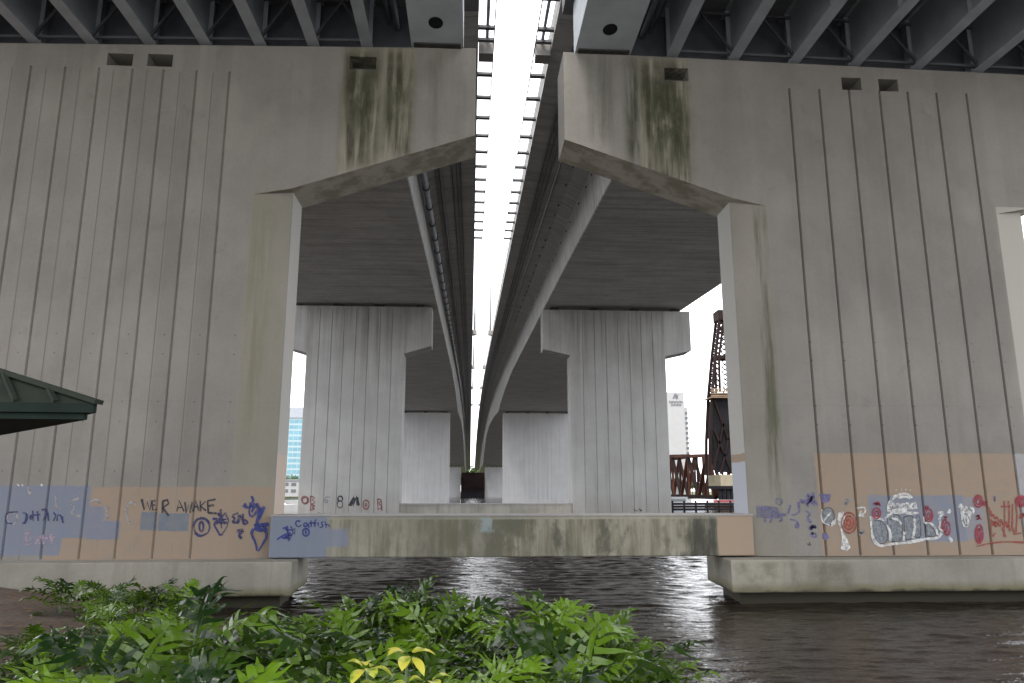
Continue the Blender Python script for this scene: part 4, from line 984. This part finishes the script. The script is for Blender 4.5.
# low white house + trees on the far bank
hs = thing('riverside_house', 'low white riverside building with dark windows behind the boats', 'building', (-78,312,-2))
m = MB(); m.box(-92,-66,312,322,-2.2,4.2); w_ = m.build('wall', M['cream'], hs)
for i in range(8):
    for zz in (-.6,2.0):
        m = MB(); m.box(-91+i*3.1,-89+i*3.1,311.9,311.99,zz,zz+1.3); m.build('window', M['dark_win'], hs)
m = MB(); m.box(-92.5,-65.5,311.5,322.5,4.2,4.6); m.build('roof', M['greyblock'], hs)
k = NT('tree_foliage'); p = k.xyz()[0]; oi = k.n('ShaderNodeObjectInfo')
c = k.mix(k.ramp(k.noise(p,.8,3,.6),.3,.7), (.03,.06,.018), (.08,.12,.03)); M['tree'] = k.done(c, .8)
M['bark'] = simple('bark', (.09,.07,.05), .9, .3, 2)
def make_tree(seed):
    rr = random.Random(seed); root = bpy.data.objects.new('broadleaf_tree', None); COL.objects.link(root)
    m = MB(); m.tube([(0,0,-.3),(.1,0,2),(.2,.1,4.5)],.28,7,taper=.5)
    cl = []
    for i in range(9):
        a = rr.uniform(0,6.28); r = rr.uniform(.6,2.6); q = Vector((r*math.cos(a),r*math.sin(a),rr.uniform(3.6,7.6))); cl.append((q,rr.uniform(1.1,1.9)))
        m.tube([(.15,.05,3+rr.uniform(-.8,.8)),q*.6+Vector((0,0,1.6)),q],.1,5,taper=.3)
    m.build('trunk', M['bark'], root, sub=1)
    f = MB()
    for q, r in cl:
        for _ in range(110):
            d = Vector((rr.gauss(0,1),rr.gauss(0,1),rr.gauss(0,.8))).normalized()*r*rr.uniform(.5,1.05); c_ = q+d
            a = Vector((rr.gauss(0,1),rr.gauss(0,1),rr.gauss(0,1))).normalized()*rr.uniform(.2,.42); b = a.cross(Vector((rr.gauss(0,1),rr.gauss(0,1),rr.gauss(0,1)))).normalized()*rr.uniform(.14,.3)
            f.face([c_-a,c_+b,c_+a,c_-b])
    f.build('crown', M['tree'], root, sub=1, fix=False)
    return root
tp = [make_tree(1), make_tree(2)]; tu = set()
def tree(i, X, Y, s, label):
    pr = tp[i%2]
    if i%2 in tu:
        r = pr.copy(); COL.objects.link(r)
        for chd in pr.children: c = chd.copy(); COL.objects.link(c); c.parent = r
    else: r = pr; tu.add(i%2)
    r.location = (X,Y,-2.3); r.scale = (s,s,s); r.rotation_euler = (0,0,i*1.3); tag(r, label, 'tree', 'trees on the far bank')
for i in range(7): tree(i, -74+i*4.5+(i%3), 318+i*13+(i%2)*5, 1.0+.15*(i%3), 'green tree on the far bank beside the boats in the left gap')
for i in range(6): tree(i+20, -9+i*4.2, 640+(i%2)*6, 2.7, 'dark tree at the far end of the central gap')
for i in range(12): tree(i, 60+i*11, 485+(i%3)*7, 1.2+.2*(i%2), 'green tree on the far bank behind the truss bridge')

# ------------------------------------------------------------------ sky and sun (overcast)
SUN_EL, SUN_ROT = R(52), R(200)
wd = bpy.data.worlds.new('World'); scene.world = wd; wd.use_nodes = True
nt = wd.node_tree; bgd = nt.nodes['Background']
sky = nt.nodes.new('ShaderNodeTexSky'); sky.sky_type = 'NISHITA'; sky.sun_disc = False; sky.sun_elevation = SUN_EL; sky.sun_rotation = SUN_ROT
sky.air_density = 1.; sky.dust_density = 3.
tc = nt.nodes.new('ShaderNodeTexCoord'); mp = nt.nodes.new('ShaderNodeMapping'); mp.inputs['Scale'].default_value = (1.6,1.6,3.2)
nt.links.new(tc.outputs['Generated'], mp.inputs[0])
nz = nt.nodes.new('ShaderNodeTexNoise'); nz.inputs['Scale'].default_value = 2.2; nz.inputs['Detail'].default_value = 7; nz.inputs['Roughness'].default_value = .6; nt.links.new(mp.outputs[0], nz.inputs['Vector'])
rmp = nt.nodes.new('ShaderNodeMapRange'); rmp.interpolation_type = 'SMOOTHSTEP'
for i,v in enumerate((.3,.7,0,1)): rmp.inputs[i+1].default_value = v
nt.links.new(nz.outputs[0], rmp.inputs[0])
cl = nt.nodes.new('ShaderNodeMix'); cl.data_type = 'RGBA'; cl.inputs[6].default_value = (9.2,9.4,9.9,1); cl.inputs[7].default_value = (13.5,13.5,13.6,1)
nt.links.new(rmp.outputs[0], cl.inputs[0])
mx = nt.nodes.new('ShaderNodeMix'); mx.data_type = 'RGBA'; mx.inputs[0].default_value = .88
nt.links.new(sky.outputs[0], mx.inputs[6]); nt.links.new(cl.outputs[2], mx.inputs[7]); nt.links.new(mx.outputs[2], bgd.inputs[0])
bgd.inputs[1].default_value = .12
sl = bpy.data.lights.new('sun','SUN'); sl.energy = 1.0; sl.angle = R(14); sl.color = (1,.96,.9)
so = bpy.data.objects.new('sun', sl); COL.objects.link(so); so.rotation_euler = (R(90)-SUN_EL, 0, R(180)-SUN_ROT)

vs = scene.view_settings; vs.view_transform = 'Standard'; vs.look = 'None'; vs.gamma = 1; vs.use_curve_mapping = False
vs.exposure = 1.5
scene.render.engine = 'CYCLES'
cy = scene.cycles; cy.max_bounces = 9; cy.diffuse_bounces = 7; cy.glossy_bounces = 4; cy.use_denoising = True
cy.caustics_reflective = True; cy.blur_glossy = .3; cy.caustics_refractive = False
